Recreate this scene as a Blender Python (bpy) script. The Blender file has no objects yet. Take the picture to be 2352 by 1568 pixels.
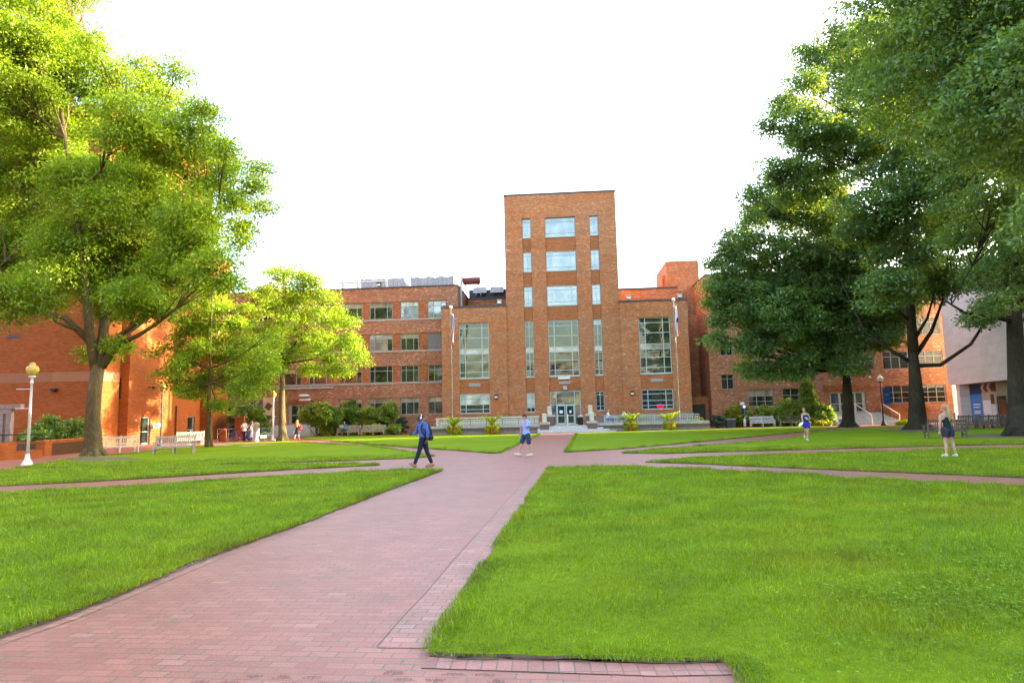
import bpy, bmesh, math, random
import numpy as np
from mathutils import Vector, Matrix
from mathutils.geometry import tessellate_polygon
random.seed(7); RNG = np.random.default_rng(11)
C = bpy.context.scene.collection
SC = bpy.context.scene
# ------------------------------------------------------------------ camera geometry (photo measured on a 2352 px wide copy)
FV, CX, CY, EYE = 1500.0, 1176.0, 784.0, 1.75
PITCH = math.atan(166.5/1500.0); ROLL = math.radians(1.3)
_F = np.array([0, math.cos(PITCH), math.sin(PITCH)]); _u = np.array([0, -math.sin(PITCH), math.cos(PITCH)]); _r = np.array([1., 0, 0])
_R = math.cos(ROLL)*_r - math.sin(ROLL)*_u; _U = math.sin(ROLL)*_r + math.cos(ROLL)*_u
CAMP = np.array([0, 0, EYE])
def ray(x, y): return _F*FV + _R*(x-CX) - _U*(y-CY)
def gp(x, y, z=0.0):                       # survey: where a photo point meets the ground
    d = ray(x, y); t = (z-EYE)/d[2]; p = CAMP+d*t; return (float(p[0]), float(p[1]))
def at(x, y, Y):                           # survey: photo point at a known distance
    d = ray(x, y); p = CAMP+d*(Y/d[1]); return (float(p[0]), float(p[1]), float(p[2]))
TH = math.radians(-4.0); P0 = (5.08, 63.97)   # axis of the main building
def W(u, v, z=0.0):
    return (P0[0]+u*math.cos(TH)-v*math.sin(TH), P0[1]+u*math.sin(TH)+v*math.cos(TH), z)

# ------------------------------------------------------------------ mesh helpers
class MB:
    def __init__(s): s.v = []; s.f = []; s.m = []; s.cur = 0
    def add(s, vs, fs):
        b = len(s.v); s.v += [tuple(map(float, v)) for v in vs]
        for f in fs: s.f.append([b+i for i in f]); s.m.append(s.cur)
        return s
    def quad(s, a, b, c, d): return s.add([a, b, c, d], [(0, 1, 2, 3)])
    def box(s, x0, x1, y0, y1, z0, z1, M=None):
        vs = [(x0,y0,z0),(x1,y0,z0),(x1,y1,z0),(x0,y1,z0),(x0,y0,z1),(x1,y0,z1),(x1,y1,z1),(x0,y1,z1)]
        if M is not None: vs = [tuple(M @ Vector(v)) for v in vs]
        return s.add(vs, [(0,3,2,1),(4,5,6,7),(0,1,5,4),(1,2,6,5),(2,3,7,6),(3,0,4,7)])
    def beam(s, p, q, w, h):               # square bar between two points
        p = Vector(p); q = Vector(q); d = q-p; L = d.length
        M = Matrix.Translation(p) @ d.to_track_quat('Y', 'Z').to_matrix().to_4x4()
        return s.box(-w/2, w/2, 0, L, -h/2, h/2, M)
    def tube(s, pts, rad, n=8, cap=True):
        pts = [Vector(p) for p in pts]; k = len(pts)
        if not hasattr(rad, '__len__'): rad = [rad]*k
        vs = []; fs = []; up = Vector((0.13, 0.99, 0.07))
        for i, p in enumerate(pts):
            t = (pts[min(i+1, k-1)]-pts[max(i-1, 0)])
            t = t.normalized() if t.length > 1e-9 else Vector((0, 0, 1))
            a = t.cross(up)
            if a.length < 0.05: a = t.cross(Vector((1, 0, 0)))
            a.normalize(); b = t.cross(a)
            for j in range(n):
                an = 2*math.pi*j/n; q = p+(a*math.cos(an)+b*math.sin(an))*rad[i]; vs.append(q)
        for i in range(k-1):
            for j in range(n):
                fs.append((i*n+j, i*n+(j+1) % n, (i+1)*n+(j+1) % n, (i+1)*n+j))
        if cap: fs.append(tuple(range(n))[::-1]); fs.append(tuple((k-1)*n+j for j in range(n)))
        return s.add(vs, fs)
    def lathe(s, prof, c=(0, 0, 0), n=16):   # prof: (radius, z)
        vs = []; fs = []
        for r, z in prof:
            for j in range(n):
                an = 2*math.pi*j/n; vs.append((c[0]+r*math.cos(an), c[1]+r*math.sin(an), c[2]+z))
        for i in range(len(prof)-1):
            for j in range(n): fs.append((i*n+j, i*n+(j+1) % n, (i+1)*n+(j+1) % n, (i+1)*n+j))
        fs.append(tuple(range(n))[::-1]); fs.append(tuple((len(prof)-1)*n+j for j in range(n)))
        return s.add(vs, fs)
    def ell(s, c, r, n=12, m=8, M=None):
        vs = []; fs = []
        for i in range(m+1):
            ph = math.pi*i/m-math.pi/2
            for j in range(n):
                an = 2*math.pi*j/n
                v = Vector((r[0]*math.cos(ph)*math.cos(an), r[1]*math.cos(ph)*math.sin(an), r[2]*math.sin(ph)))
                if M is not None: v = M @ v
                vs.append((c[0]+v[0], c[1]+v[1], c[2]+v[2]))
        for i in range(m):
            for j in range(n): fs.append((i*n+j, i*n+(j+1) % n, (i+1)*n+(j+1) % n, (i+1)*n+j))
        return s.add(vs, fs)
    def cone(s, p, q, r1, r2, n=12):       # tapered capsule
        p = Vector(p); q = Vector(q); d = q-p; L = max(d.length, 1e-5)
        M = d.to_track_quat('Z', 'Y').to_matrix(); pr = []
        for i in range(5): a = math.pi/2*(1-i/4); pr.append((max(r1*math.cos(a), 1e-4), -r1*math.sin(a)))
        for i in range(5): a = math.pi/2*i/4; pr.append((max(r2*math.cos(a), 1e-4), L+r2*math.sin(a)))
        vs = []; fs = []
        for r, z in pr:
            for j in range(n):
                an = 2*math.pi*j/n; vs.append(p+M @ Vector((r*math.cos(an), r*math.sin(an), z)))
        k = len(pr)
        for i in range(k-1):
            for j in range(n): fs.append((i*n+j, i*n+(j+1) % n, (i+1)*n+(j+1) % n, (i+1)*n+j))
        fs.append(tuple(range(n))[::-1]); fs.append(tuple((k-1)*n+j for j in range(n)))
        return s.add(vs, fs)
    def prism(s, poly, z0, z1):
        n = len(poly); vs = [(p[0], p[1], z0) for p in poly]+[(p[0], p[1], z1) for p in poly]
        tri = tessellate_polygon([[Vector((p[0], p[1], 0)) for p in poly]])
        fs = []
        for t in tri:
            a, b, c = t; ar = (poly[b][0]-poly[a][0])*(poly[c][1]-poly[a][1])-(poly[b][1]-poly[a][1])*(poly[c][0]-poly[a][0])
            if ar < 0: a, b, c = a, c, b
            fs.append((a+n, b+n, c+n)); fs.append((a, c, b))
        area = sum(poly[i][0]*poly[(i+1) % n][1]-poly[(i+1) % n][0]*poly[i][1] for i in range(n))
        for i in range(n):
            j = (i+1) % n
            fs.append((i, j, j+n, i+n) if area > 0 else (j, i, i+n, j+n))
        return s.add(vs, fs)
    def wall(s, x0, x1, z0, z1, holes, y=0.0, depth=0.25, sill=True):   # faces -y, with openings
        xs = sorted({x0, x1, *[h[0] for h in holes], *[h[1] for h in holes]}); zs = sorted({z0, z1, *[h[2] for h in holes], *[h[3] for h in holes]})
        xs = [x for x in xs if x0 <= x <= x1]; zs = [z for z in zs if z0 <= z <= z1]
        for i in range(len(xs)-1):
            for j in range(len(zs)-1):
                mx = (xs[i]+xs[i+1])/2; mz = (zs[j]+zs[j+1])/2
                if any(h[0] < mx < h[1] and h[2] < mz < h[3] for h in holes): continue
                s.quad((xs[i], y, zs[j]), (xs[i+1], y, zs[j]), (xs[i+1], y, zs[j+1]), (xs[i], y, zs[j+1]))
        d = depth
        for a, b, e, f in holes:
            s.quad((a, y, e), (a, y, f), (a, y+d, f), (a, y+d, e)); s.quad((b, y, f), (b, y, e), (b, y+d, e), (b, y+d, f))
            s.quad((b, y, e), (a, y, e), (a, y+d, e), (b, y+d, e)); s.quad((a, y, f), (b, y, f), (b, y+d, f), (a, y+d, f))
        return s
    def build(s, name, mats, parent=None, smooth=False, loc=None):
        me = bpy.data.meshes.new(name); me.from_pydata(s.v, [], s.f)
        if not isinstance(mats, (list, tuple)): mats = [mats]
        for m in mats: me.materials.append(m)
        if len(mats) > 1: me.polygons.foreach_set('material_index', s.m)
        if smooth: me.polygons.foreach_set('use_smooth', [True]*len(me.polygons))
        me.update()
        o = bpy.data.objects.new(name, me); C.objects.link(o)
        if parent is not None: o.parent = parent
        if loc is not None: o.location = loc
        return o
def np_mesh(name, verts, loops, sizes, mat, parent=None):
    me = bpy.data.meshes.new(name); nv = len(verts)
    me.vertices.add(nv); me.vertices.foreach_set('co', np.ascontiguousarray(verts, dtype=np.float32).ravel())
    me.loops.add(len(loops)); me.loops.foreach_set('vertex_index', np.ascontiguousarray(loops, dtype=np.int32))
    me.polygons.add(len(sizes)); st = np.concatenate([[0], np.cumsum(sizes)[:-1]]).astype(np.int32)
    me.polygons.foreach_set('loop_start', st); me.polygons.foreach_set('loop_total', np.asarray(sizes, dtype=np.int32))
    me.materials.append(mat); me.update(calc_edges=True)
    o = bpy.data.objects.new(name, me); C.objects.link(o)
    if parent is not None: o.parent = parent
    return o
def thing(name, label, cat, loc=(0, 0, 0), rz=0.0, group=None):
    o = bpy.data.objects.new(name, None); C.objects.link(o); o.location = loc; o.rotation_euler = (0, 0, rz)
    o.empty_display_size = 0.2; return tag(o, label, cat, group)
def tag(o, label, cat, group=None):
    o['label'] = label; o['category'] = cat
    if group: o['group'] = group
    return o
def struct(o, kind='structure'): o['kind'] = kind; return o
def dup(root, loc, rz, label, group=None):
    r = root.copy(); C.objects.link(r); r.location = loc; r.rotation_euler = (0, 0, rz); r['label'] = label
    if group: r['group'] = group
    for ch in list(root.children):
        c = ch.copy(); C.objects.link(c); c.parent = r
        for g in list(ch.children):
            d = g.copy(); C.objects.link(d); d.parent = c
    return r

# ------------------------------------------------------------------ materials
def new_mat(name):
    m = bpy.data.materials.new(name); m.use_nodes = True; nt = m.node_tree; nt.nodes.clear()
    out = nt.nodes.new('ShaderNodeOutputMaterial'); return m, nt, out
def N(nt, typ, ins=None, **at_):
    n = nt.nodes.new('ShaderNode'+typ)
    for k, v in at_.items(): setattr(n, k, v)
    for k, v in (ins or {}).items():
        s = n.inputs[k]
        if isinstance(v, bpy.types.NodeSocket): nt.links.new(v, s)
        else:
            if isinstance(v, (tuple, list)) and len(v) == 3 and s.type == 'RGBA': v = (*v, 1)
            s.default_value = v
    return n
def ramp(nt, fac, stops, interp='LINEAR'):
    r = N(nt, 'ValToRGB', {'Fac': fac}); cr = r.color_ramp; cr.interpolation = interp
    while len(cr.elements) > 1: cr.elements.remove(cr.elements[-1])
    cr.elements[0].position = stops[0][0]; cr.elements[0].color = (*stops[0][1], 1)
    for p, c in stops[1:]:
        e = cr.elements.new(p); e.color = (*c, 1)
    return r.outputs['Color']
def mixc(nt, fac, a, b, mode='MIX'):
    n = N(nt, 'MixRGB', {}, blend_type=mode)
    for i, v in ((0, fac), (1, a), (2, b)):
        if isinstance(v, bpy.types.NodeSocket): nt.links.new(v, n.inputs[i])
        else: n.inputs[i].default_value = v if i == 0 else (*v, 1)
    return n.outputs[0]
def g3(v): return (v, v, v)
def principled(nt, out, col, rough=0.7, normal=None, spec=0.3, metal=0.0):
    p = N(nt, 'BsdfPrincipled', {'Base Color': col, 'Roughness': rough, 'Metallic': metal, 'Specular IOR Level': spec})
    if normal is not None: nt.links.new(normal, p.inputs['Normal'])
    nt.links.new(p.outputs[0], out.inputs[0]); return p
def pm(name, col, rough=0.6, var=0.18, scale=4.0, metal=0.0, spec=0.3, stretch=(1, 1, 1), bump=0.0):
    m, nt, out = new_mat(name); tc = N(nt, 'TexCoord')
    mp = N(nt, 'Mapping', {'Vector': tc.outputs['Object'], 'Scale': stretch})
    no = N(nt, 'TexNoise', {'Vector': mp.outputs[0], 'Scale': scale, 'Detail': 5.0})
    c = ramp(nt, no.outputs['Fac'], [(0.3, tuple(x*(1-var) for x in col)), (0.7, tuple(min(1, x*(1+var)) for x in col))])
    nrm = None
    if bump: nrm = N(nt, 'Bump', {'Height': no.outputs['Fac'], 'Strength': bump, 'Distance': 0.02}).outputs[0]
    principled(nt, out, c, rough, nrm, spec, metal); return m
def brick(name, stops, mortar, bw=0.21, bh=0.072, ms=0.009, floor=False, rot=0.0, off=0.5, blot=0.25, bump=0.35, rough=0.8, blotscale=(0.25, 0.25, 0.9), tint=None, weeds=None, spec=0.25):
    m, nt, out = new_mat(name); tc = N(nt, 'TexCoord'); sx = N(nt, 'SeparateXYZ', {'Vector': tc.outputs['Object']})
    if floor: vec = N(nt, 'Mapping', {'Vector': tc.outputs['Object'], 'Rotation': (0, 0, rot)}).outputs[0]
    else:
        ad = N(nt, 'Math', {0: sx.outputs[0], 1: sx.outputs[1]}, operation='ADD')
        vec = N(nt, 'CombineXYZ', {'X': ad.outputs[0], 'Y': sx.outputs[2]}).outputs[0]
    b = N(nt, 'TexBrick', {'Vector': vec, 'Color1': (0, 0, 0, 1), 'Color2': (1, 1, 1, 1), 'Mortar': (0.5, 0.5, 0.5, 1), 'Scale': 1.0, 'Mortar Size': ms, 'Mortar Smooth': 0.15, 'Bias': 0.0, 'Brick Width': bw, 'Row Height': bh}, offset=off)
    c = ramp(nt, b.outputs['Color'], stops)
    mp = N(nt, 'Mapping', {'Vector': tc.outputs['Object'], 'Scale': blotscale})
    no = N(nt, 'TexNoise', {'Vector': mp.outputs[0], 'Scale': 2.2, 'Detail': 6.0, 'Roughness': 0.62})
    bl = ramp(nt, no.outputs['Fac'], [(0.28, g3(1-blot)), (0.72, g3(1+blot*0.8))])
    c = mixc(nt, 1.0, c, bl, 'MULTIPLY')
    if tint:
        n2 = N(nt, 'TexNoise', {'Vector': mp.outputs[0], 'Scale': 0.9, 'Detail': 3.0})
        f2 = ramp(nt, n2.outputs['Fac'], [(0.45, g3(0.0)), (0.62, g3(1.0))])
        c = mixc(nt, f2, c, mixc(nt, 1.0, c, tint, 'MULTIPLY'))
    fine = N(nt, 'TexNoise', {'Vector': tc.outputs['Object'], 'Scale': 55.0, 'Detail': 3.0})
    c = mixc(nt, 1.0, c, ramp(nt, fine.outputs['Fac'], [(0.3, g3(0.86)), (0.7, g3(1.12))]), 'MULTIPLY')
    mo = mortar
    if weeds:
        wn = N(nt, 'TexNoise', {'Vector': tc.outputs['Object'], 'Scale': 1.7, 'Detail': 5.0})
        mo = mixc(nt, ramp(nt, wn.outputs['Fac'], [(0.4, g3(0)), (0.6, g3(1))]), mortar, weeds)
    c = mixc(nt, b.outputs['Fac'], c, mo)
    iv = N(nt, 'Math', {0: 1.0, 1: b.outputs['Fac']}, operation='SUBTRACT')
    h = N(nt, 'Math', {0: iv.outputs[0], 1: fine.outputs['Fac']}, operation='MULTIPLY_ADD'); h.inputs[2].default_value = 0.3
    nrm = N(nt, 'Bump', {'Height': h.outputs[0], 'Strength': bump, 'Distance': 0.008})
    principled(nt, out, c, rough, nrm.outputs[0], spec); return m
def glass(name, base, refl=0.28, wob=0.02, rough=0.02, tint=(0.9, 0.95, 0.95)):
    m, nt, out = new_mat(name); tc = N(nt, 'TexCoord')
    no = N(nt, 'TexNoise', {'Vector': tc.outputs['Object'], 'Scale': 0.7, 'Detail': 1.5})
    nrm = N(nt, 'Bump', {'Height': no.outputs['Fac'], 'Strength': 1.0, 'Distance': wob})
    n2 = N(nt, 'TexNoise', {'Vector': tc.outputs['Object'], 'Scale': 0.9, 'Detail': 2.0})
    c = ramp(nt, n2.outputs['Fac'], [(0.35, tuple(x*0.5 for x in base)), (0.65, tuple(x*1.5 for x in base))])
    d = N(nt, 'BsdfDiffuse', {'Color': c}); g = N(nt, 'BsdfGlossy', {'Color': tint, 'Roughness': rough, 'Normal': nrm.outputs[0]})
    mx = N(nt, 'MixShader', {0: refl}); nt.links.new(d.outputs[0], mx.inputs[1]); nt.links.new(g.outputs[0], mx.inputs[2])
    nt.links.new(mx.outputs[0], out.inputs[0]); return m
def leafy(name, dark, light, trans=0.42, tcol=(1.25, 1.2, 0.35), gloss=0.04, nscale=0.35, patch=None):
    m, nt, out = new_mat(name); geo = N(nt, 'NewGeometry'); tc = N(nt, 'TexCoord')
    c = ramp(nt, geo.outputs['Random Per Island'], [(0.0, dark), (0.75, light), (1.0, tuple(min(1, x*1.5) for x in light))])
    no = N(nt, 'TexNoise', {'Vector': tc.outputs['Object'], 'Scale': nscale, 'Detail': 3.0})
    c = mixc(nt, 1.0, c, ramp(nt, no.outputs['Fac'], [(0.3, g3(0.72)), (0.7, g3(1.28))]), 'MULTIPLY')
    if patch:
        pn = N(nt, 'TexNoise', {'Vector': tc.outputs['Object'], 'Scale': 0.42, 'Detail': 5.0, 'Roughness': 0.65})
        c = mixc(nt, ramp(nt, pn.outputs['Fac'], [(0.48, g3(0.0)), (0.68, g3(1.0))]), c, mixc(nt, 1.0, c, patch, 'MULTIPLY'))
    d = N(nt, 'BsdfDiffuse', {'Color': c}); t = N(nt, 'BsdfTranslucent', {'Color': mixc(nt, 1.0, c, tcol, 'MULTIPLY')})
    mx = N(nt, 'MixShader', {0: trans}); nt.links.new(d.outputs[0], mx.inputs[1]); nt.links.new(t.outputs[0], mx.inputs[2])
    g = N(nt, 'BsdfGlossy', {'Color': (0.9, 0.95, 1.0), 'Roughness': 0.35}); m2 = N(nt, 'MixShader', {0: gloss})
    nt.links.new(mx.outputs[0], m2.inputs[1]); nt.links.new(g.outputs[0], m2.inputs[2]); nt.links.new(m2.outputs[0], out.inputs[0]); return m
def emit(name, col, s):
    m, nt, out = new_mat(name); e = N(nt, 'Emission', {'Color': col, 'Strength': s}); nt.links.new(e.outputs[0], out.inputs[0]); return m
def bark(name, c1, c2, sc=3.0):
    m, nt, out = new_mat(name); tc = N(nt, 'TexCoord')
    mp = N(nt, 'Mapping', {'Vector': tc.outputs['Object'], 'Scale': (1, 1, 0.22)})
    no = N(nt, 'TexNoise', {'Vector': mp.outputs[0], 'Scale': sc*4, 'Detail': 7.0, 'Roughness': 0.7})
    n2 = N(nt, 'TexNoise', {'Vector': tc.outputs['Object'], 'Scale': 0.9, 'Detail': 3.0})
    c = ramp(nt, no.outputs['Fac'], [(0.3, c1), (0.7, c2)])
    c = mixc(nt, 1.0, c, ramp(nt, n2.outputs['Fac'], [(0.35, (0.75, 0.8, 0.7)), (0.65, (1.2, 1.15, 1.05))]), 'MULTIPLY')
    nrm = N(nt, 'Bump', {'Height': no.outputs['Fac'], 'Strength': 0.9, 'Distance': 0.05}); principled(nt, out, c, 0.9, nrm.outputs[0], 0.1); return m

M = {}
M['brick'] = brick('orange_brown_brick', [(0.0, (0.29, 0.112, 0.05)), (0.35, (0.355, 0.145, 0.06)), (0.7, (0.425, 0.184, 0.074)), (0.97, (0.48, 0.23, 0.098)), (0.99, (0.55, 0.34, 0.2)), (1.0, (0.58, 0.4, 0.25))], (0.36, 0.16, 0.085), ms=0.006, tint=(1.06, 0.88, 0.68), blot=0.22, blotscale=(.12, .12, .8), bump=.15)
M['brick_wing'] = brick('mottled_brown_brick', [(0.0, (0.24, 0.092, 0.05)), (0.4, (0.33, 0.14, 0.072)), (0.75, (0.40, 0.19, 0.098)), (0.95, (0.45, 0.24, 0.125)), (0.98, (0.58, 0.42, 0.25)), (1.0, (0.62, 0.47, 0.3))], (0.36, 0.19, 0.11), ms=0.006, tint=(1.0, 0.90, 0.80), blot=0.25, blotscale=(.14, .14, .7), bump=.15)
M['brick_pier'] = brick('dark_red_pier_brick', [(0.0, (0.25, 0.07, 0.024)), (0.5, (0.36, 0.115, 0.036)), (0.9, (0.45, 0.165, 0.05)), (1.0, (0.55, 0.28, 0.12))], (0.3, 0.12, 0.06), ms=.006, blot=0.25)
M['brick_span'] = brick('orange_ribbed_brick', [(0.0, (0.40, 0.135, 0.05)), (0.6, (0.47, 0.17, 0.06)), (1.0, (0.55, 0.23, 0.09))], (0.4, 0.16, 0.07), ms=.006, blot=0.15, blotscale=(.12, .12, .8), bump=.1)
M['brick_red'] = brick('bright_red_brick', [(0.0, (0.25, 0.058, 0.008)), (0.5, (0.31, 0.076, 0.010)), (1.0, (0.365, 0.098, 0.015))], (0.265, 0.085, 0.022), bh=0.09, bw=0.3, blot=0.14)
M['brick_band'] = brick('pale_brick_band', [(0.0, (0.27, 0.11, 0.05)), (1.0, (0.36, 0.16, 0.075))], (0.3, 0.14, 0.07), bw=2.6, bh=1.2, blot=0.1)
M['paver'] = brick('red_clay_paver', [(0.0, (0.285, 0.106, 0.064)), (0.5, (0.315, 0.121, 0.074)), (0.97, (0.34, 0.135, 0.086)), (1.0, (0.36, 0.155, 0.105))], (0.225, 0.10, 0.062), bw=0.212, bh=0.108, ms=0.0075, floor=True, rot=math.radians(6.3), blot=0.16, blotscale=(0.5, 0.5, 0.5), bump=0.4, rough=0.5, spec=0.42, weeds=(0.13, 0.105, 0.06))
M['paver_edge'] = brick('weathered_edge_paver', [(0.0, (0.295, 0.12, 0.076)), (0.6, (0.33, 0.138, 0.09)), (1.0, (0.36, 0.165, 0.115))], (0.225, 0.11, 0.068), bw=0.212, bh=0.108, ms=0.008, floor=True, rot=math.radians(6.3), blot=0.25, blotscale=(0.7, 0.7, 0.7), bump=0.4, rough=.5, spec=.42, weeds=(0.10, 0.10, 0.05))
M['paver_soldier'] = brick('soldier_course_paver', [(0.0, (0.28, 0.11, 0.076)), (0.6, (0.335, 0.14, 0.10)), (1.0, (0.38, 0.18, 0.135))], (0.16, 0.095, 0.06), bw=0.108, bh=0.212, ms=0.006, floor=True, rot=math.radians(2.0), off=0.0, blot=0.22, blotscale=(0.7, 0.7, 0.7), bump=0.5, rough=.5, spec=.42, weeds=(0.10, 0.09, 0.045))
M['soil'] = pm('bare_soil', (0.13, 0.095, 0.06), 0.95, 0.4, 9, bump=0.6)
M['dust'] = pm('worn_dirt', (0.30, 0.22, 0.13), 0.95, 0.25, 3)
M['stone'] = brick('pale_limestone', [(0.0, (0.74, 0.66, 0.60)), (1.0, (0.82, 0.74, 0.68))], (0.62, 0.56, 0.5), bw=1.6, bh=0.8, ms=0.012, blot=0.1, bump=0.1)
M['sunlit_stone'] = pm('sunlit_seat_wall', (0.62, 0.56, 0.42), 0.8, 0.08, 3)  # cream stands for sunlight on this wall, put into its colour
M['alu_dk'] = pm('dark_green_railing', (0.15, 0.165, 0.14), 0.5, 0.1, 3)
M['coping'] = pm('grey_coping_stone', (0.42, 0.40, 0.34), 0.8, 0.15, 3)
M['granite'] = pm('dark_granite', (0.15, 0.105, 0.085), 0.6, 0.35, 14)
M['granite2'] = pm('grey_brown_stone', (0.25, 0.19, 0.16), 0.7, 0.2, 6)
M['step'] = pm('pale_step_stone', (0.50, 0.50, 0.46), 0.8, 0.12, 4)
M['alu'] = pm('grey_green_window_metal', (0.42, 0.50, 0.45), 0.45, 0.08, 2)
M['alu2'] = pm('taupe_window_metal', (0.34, 0.32, 0.27), 0.5, 0.08, 2)
M['sill'] = pm('grey_sill', (0.36, 0.34, 0.30), 0.7, 0.12, 4)
M['glass'] = glass('dark_window_glass', (0.022, 0.032, 0.022), 0.06)
M['glass_hi'] = glass('upper_window_glass', (0.20, 0.25, 0.27), 0.17, 0.01)
M['glass_big'] = glass('tall_hall_glass', (0.035, 0.045, 0.02), 0.075, 0.035, tint=(1.0, 0.97, 0.82))
M['blind'] = glass('lowered_blind', (0.40, 0.44, 0.36), 0.10, 0.01, 0.1)
M['blind2'] = glass('taupe_blind', (0.29, 0.25, 0.19), 0.12, 0.01, 0.1)
M['curtain'] = glass('white_curtain', (0.55, 0.58, 0.62), 0.12, 0.01, 0.1)
M['lobby'] = glass('yellow_lit_lobby_glass', (0.20, 0.18, 0.045), 0.22, 0.02)  # yellow lobby glow painted into the glass colour, nothing emits
M['lobbydk'] = glass('dim_lobby_glass', (0.045, 0.05, 0.025), 0.25, 0.02)
M['louvre'] = pm('louvre_metal', (0.30, 0.31, 0.29), 0.6, 0.08, 3)
M['roof'] = pm('dark_roof_edge', (0.07, 0.068, 0.075), 0.7, 0.2, 3)
M['roofing'] = pm('roof_membrane', (0.2, 0.19, 0.18), 0.9, 0.2, 2)
M['black'] = pm('black_metal', (0.022, 0.023, 0.026), 0.5, 0.2, 5)
M['darkdoor'] = pm('dark_metal_door', (0.05, 0.045, 0.04), 0.5, 0.2, 3)
M['greymetal'] = pm('galvanised_metal', (0.38, 0.39, 0.39), 0.5, 0.18, 3)
M['whitemetal'] = pm('white_painted_metal', (0.58, 0.53, 0.48), 0.45, 0.08, 5)
M['polebronze'] = pm('weathered_bronze_pole', (0.21, 0.175, 0.13), 0.45, 0.15, 3)
M['teak'] = pm('weathered_teak', (0.34, 0.28, 0.21), 0.85, 0.2, 6, stretch=(1, 1, 1))
M['teak_pale'] = pm('pale_teak', (0.55, 0.46, 0.33), 0.8, 0.15, 6)
M['teak_white'] = pm('bleached_teak', (0.55, 0.53, 0.50), 0.8, 0.12, 6)
M['teak_dark'] = pm('dark_teak', (0.13, 0.10, 0.075), 0.85, 0.25, 6)  # darkest brown of the bench woods
M['amber'] = pm('amber_lamp_globe', (0.45, 0.30, 0.045), 0.25, 0.12, 3, spec=0.5)
M['frost'] = pm('frosted_lamp_glass', (0.7, 0.68, 0.58), 0.3, 0.05, 3, spec=0.5)
M['cream'] = pm('cream_lantern_frame', (0.55, 0.53, 0.36), 0.5, 0.08, 4)
M['terracotta'] = pm('terracotta_pot', (0.48, 0.15, 0.055), 0.8, 0.15, 5)
M['white'] = pm('matt_white', (0.78, 0.78, 0.78), 0.6, 0.04, 4)
M['rust'] = pm('rusty_red_tank', (0.20, 0.05, 0.04), 0.7, 0.25, 4)
M['wood_slat'] = pm('streaked_grey_slats', (0.40, 0.40, 0.38), 0.85, 0.35, 5, stretch=(3, 3, 0.25))
M['blueflag'] = pm('navy_cloth', (0.035, 0.045, 0.16), 0.8, 0.15, 5)
M['redflag'] = pm('red_cloth', (0.5, 0.035, 0.035), 0.8, 0.12, 5)
M['whitecloth'] = pm('white_cloth', (0.72, 0.68, 0.68), 0.8, 0.06, 5)
M['bluebanner'] = pm('royal_blue_banner', (0.015, 0.07, 0.25), 0.6, 0.1, 3)
M['bluepanel'] = pm('bright_blue_panel', (0.05, 0.22, 0.58), 0.5, 0.06, 2)
M['navypanel'] = pm('navy_panel', (0.02, 0.04, 0.14), 0.5, 0.06, 2)
M['tan'] = pm('tan_print', (0.52, 0.40, 0.30), 0.6, 0.12, 2)
M['brown_print'] = pm('brown_print', (0.11, 0.06, 0.04), 0.6, 0.1, 2)
M['palegreen'] = pm('pale_interior_panel', (0.30, 0.33, 0.22), 0.4, 0.1, 2)
# foliage
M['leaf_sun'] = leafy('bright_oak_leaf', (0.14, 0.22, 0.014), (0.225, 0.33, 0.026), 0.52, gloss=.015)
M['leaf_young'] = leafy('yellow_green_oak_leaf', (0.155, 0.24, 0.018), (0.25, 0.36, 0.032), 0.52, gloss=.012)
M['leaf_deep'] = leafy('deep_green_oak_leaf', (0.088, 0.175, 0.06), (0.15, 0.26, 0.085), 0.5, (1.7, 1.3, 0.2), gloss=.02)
M['shrub'] = leafy('mid_green_shrub_leaf', (0.12, 0.195, 0.025), (0.23, 0.33, 0.05), 0.44)
M['shrub_lt'] = leafy('light_shrub_leaf', (0.19, 0.265, 0.028), (0.32, 0.41, 0.06), 0.44)
M['shrub_yl'] = leafy('yellow_shrub_leaf', (0.17, 0.2, 0.012), (0.33, 0.34, 0.02), 0.4)
M['yew'] = leafy('dark_yew_leaf', (0.016, 0.042, 0.018), (0.036, 0.08, 0.028), 0.15)
M['lime'] = leafy('lime_vine_leaf', (0.28, 0.38, 0.008), (0.48, 0.55, 0.012), 0.42, gloss=.01)
M['palm'] = leafy('palm_frond_leaf', (0.2, 0.28, 0.012), (0.36, 0.44, 0.025), 0.45, gloss=.02)
M['grass'] = leafy('lawn_grass_blade', (0.115, 0.19, 0.0015), (0.215, 0.325, 0.003), 0.38, (1.15, 1.1, 0.3), 0.022, 1.1, patch=(1.32, .98, 1.6))
M['straw'] = leafy('dry_straw_blade', (0.16, 0.12, 0.05), (0.33, 0.26, 0.12), 0.25, (1, 1, .7), 0.02)
M['clover'] = leafy('clover_leaf', (0.10, 0.19, 0.012), (0.17, 0.29, 0.03), 0.3, gloss=.01)
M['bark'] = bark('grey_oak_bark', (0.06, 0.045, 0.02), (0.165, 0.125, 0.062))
M['bark_dk'] = bark('dark_oak_bark', (0.022, 0.018, 0.012), (0.06, 0.05, 0.034))
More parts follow.
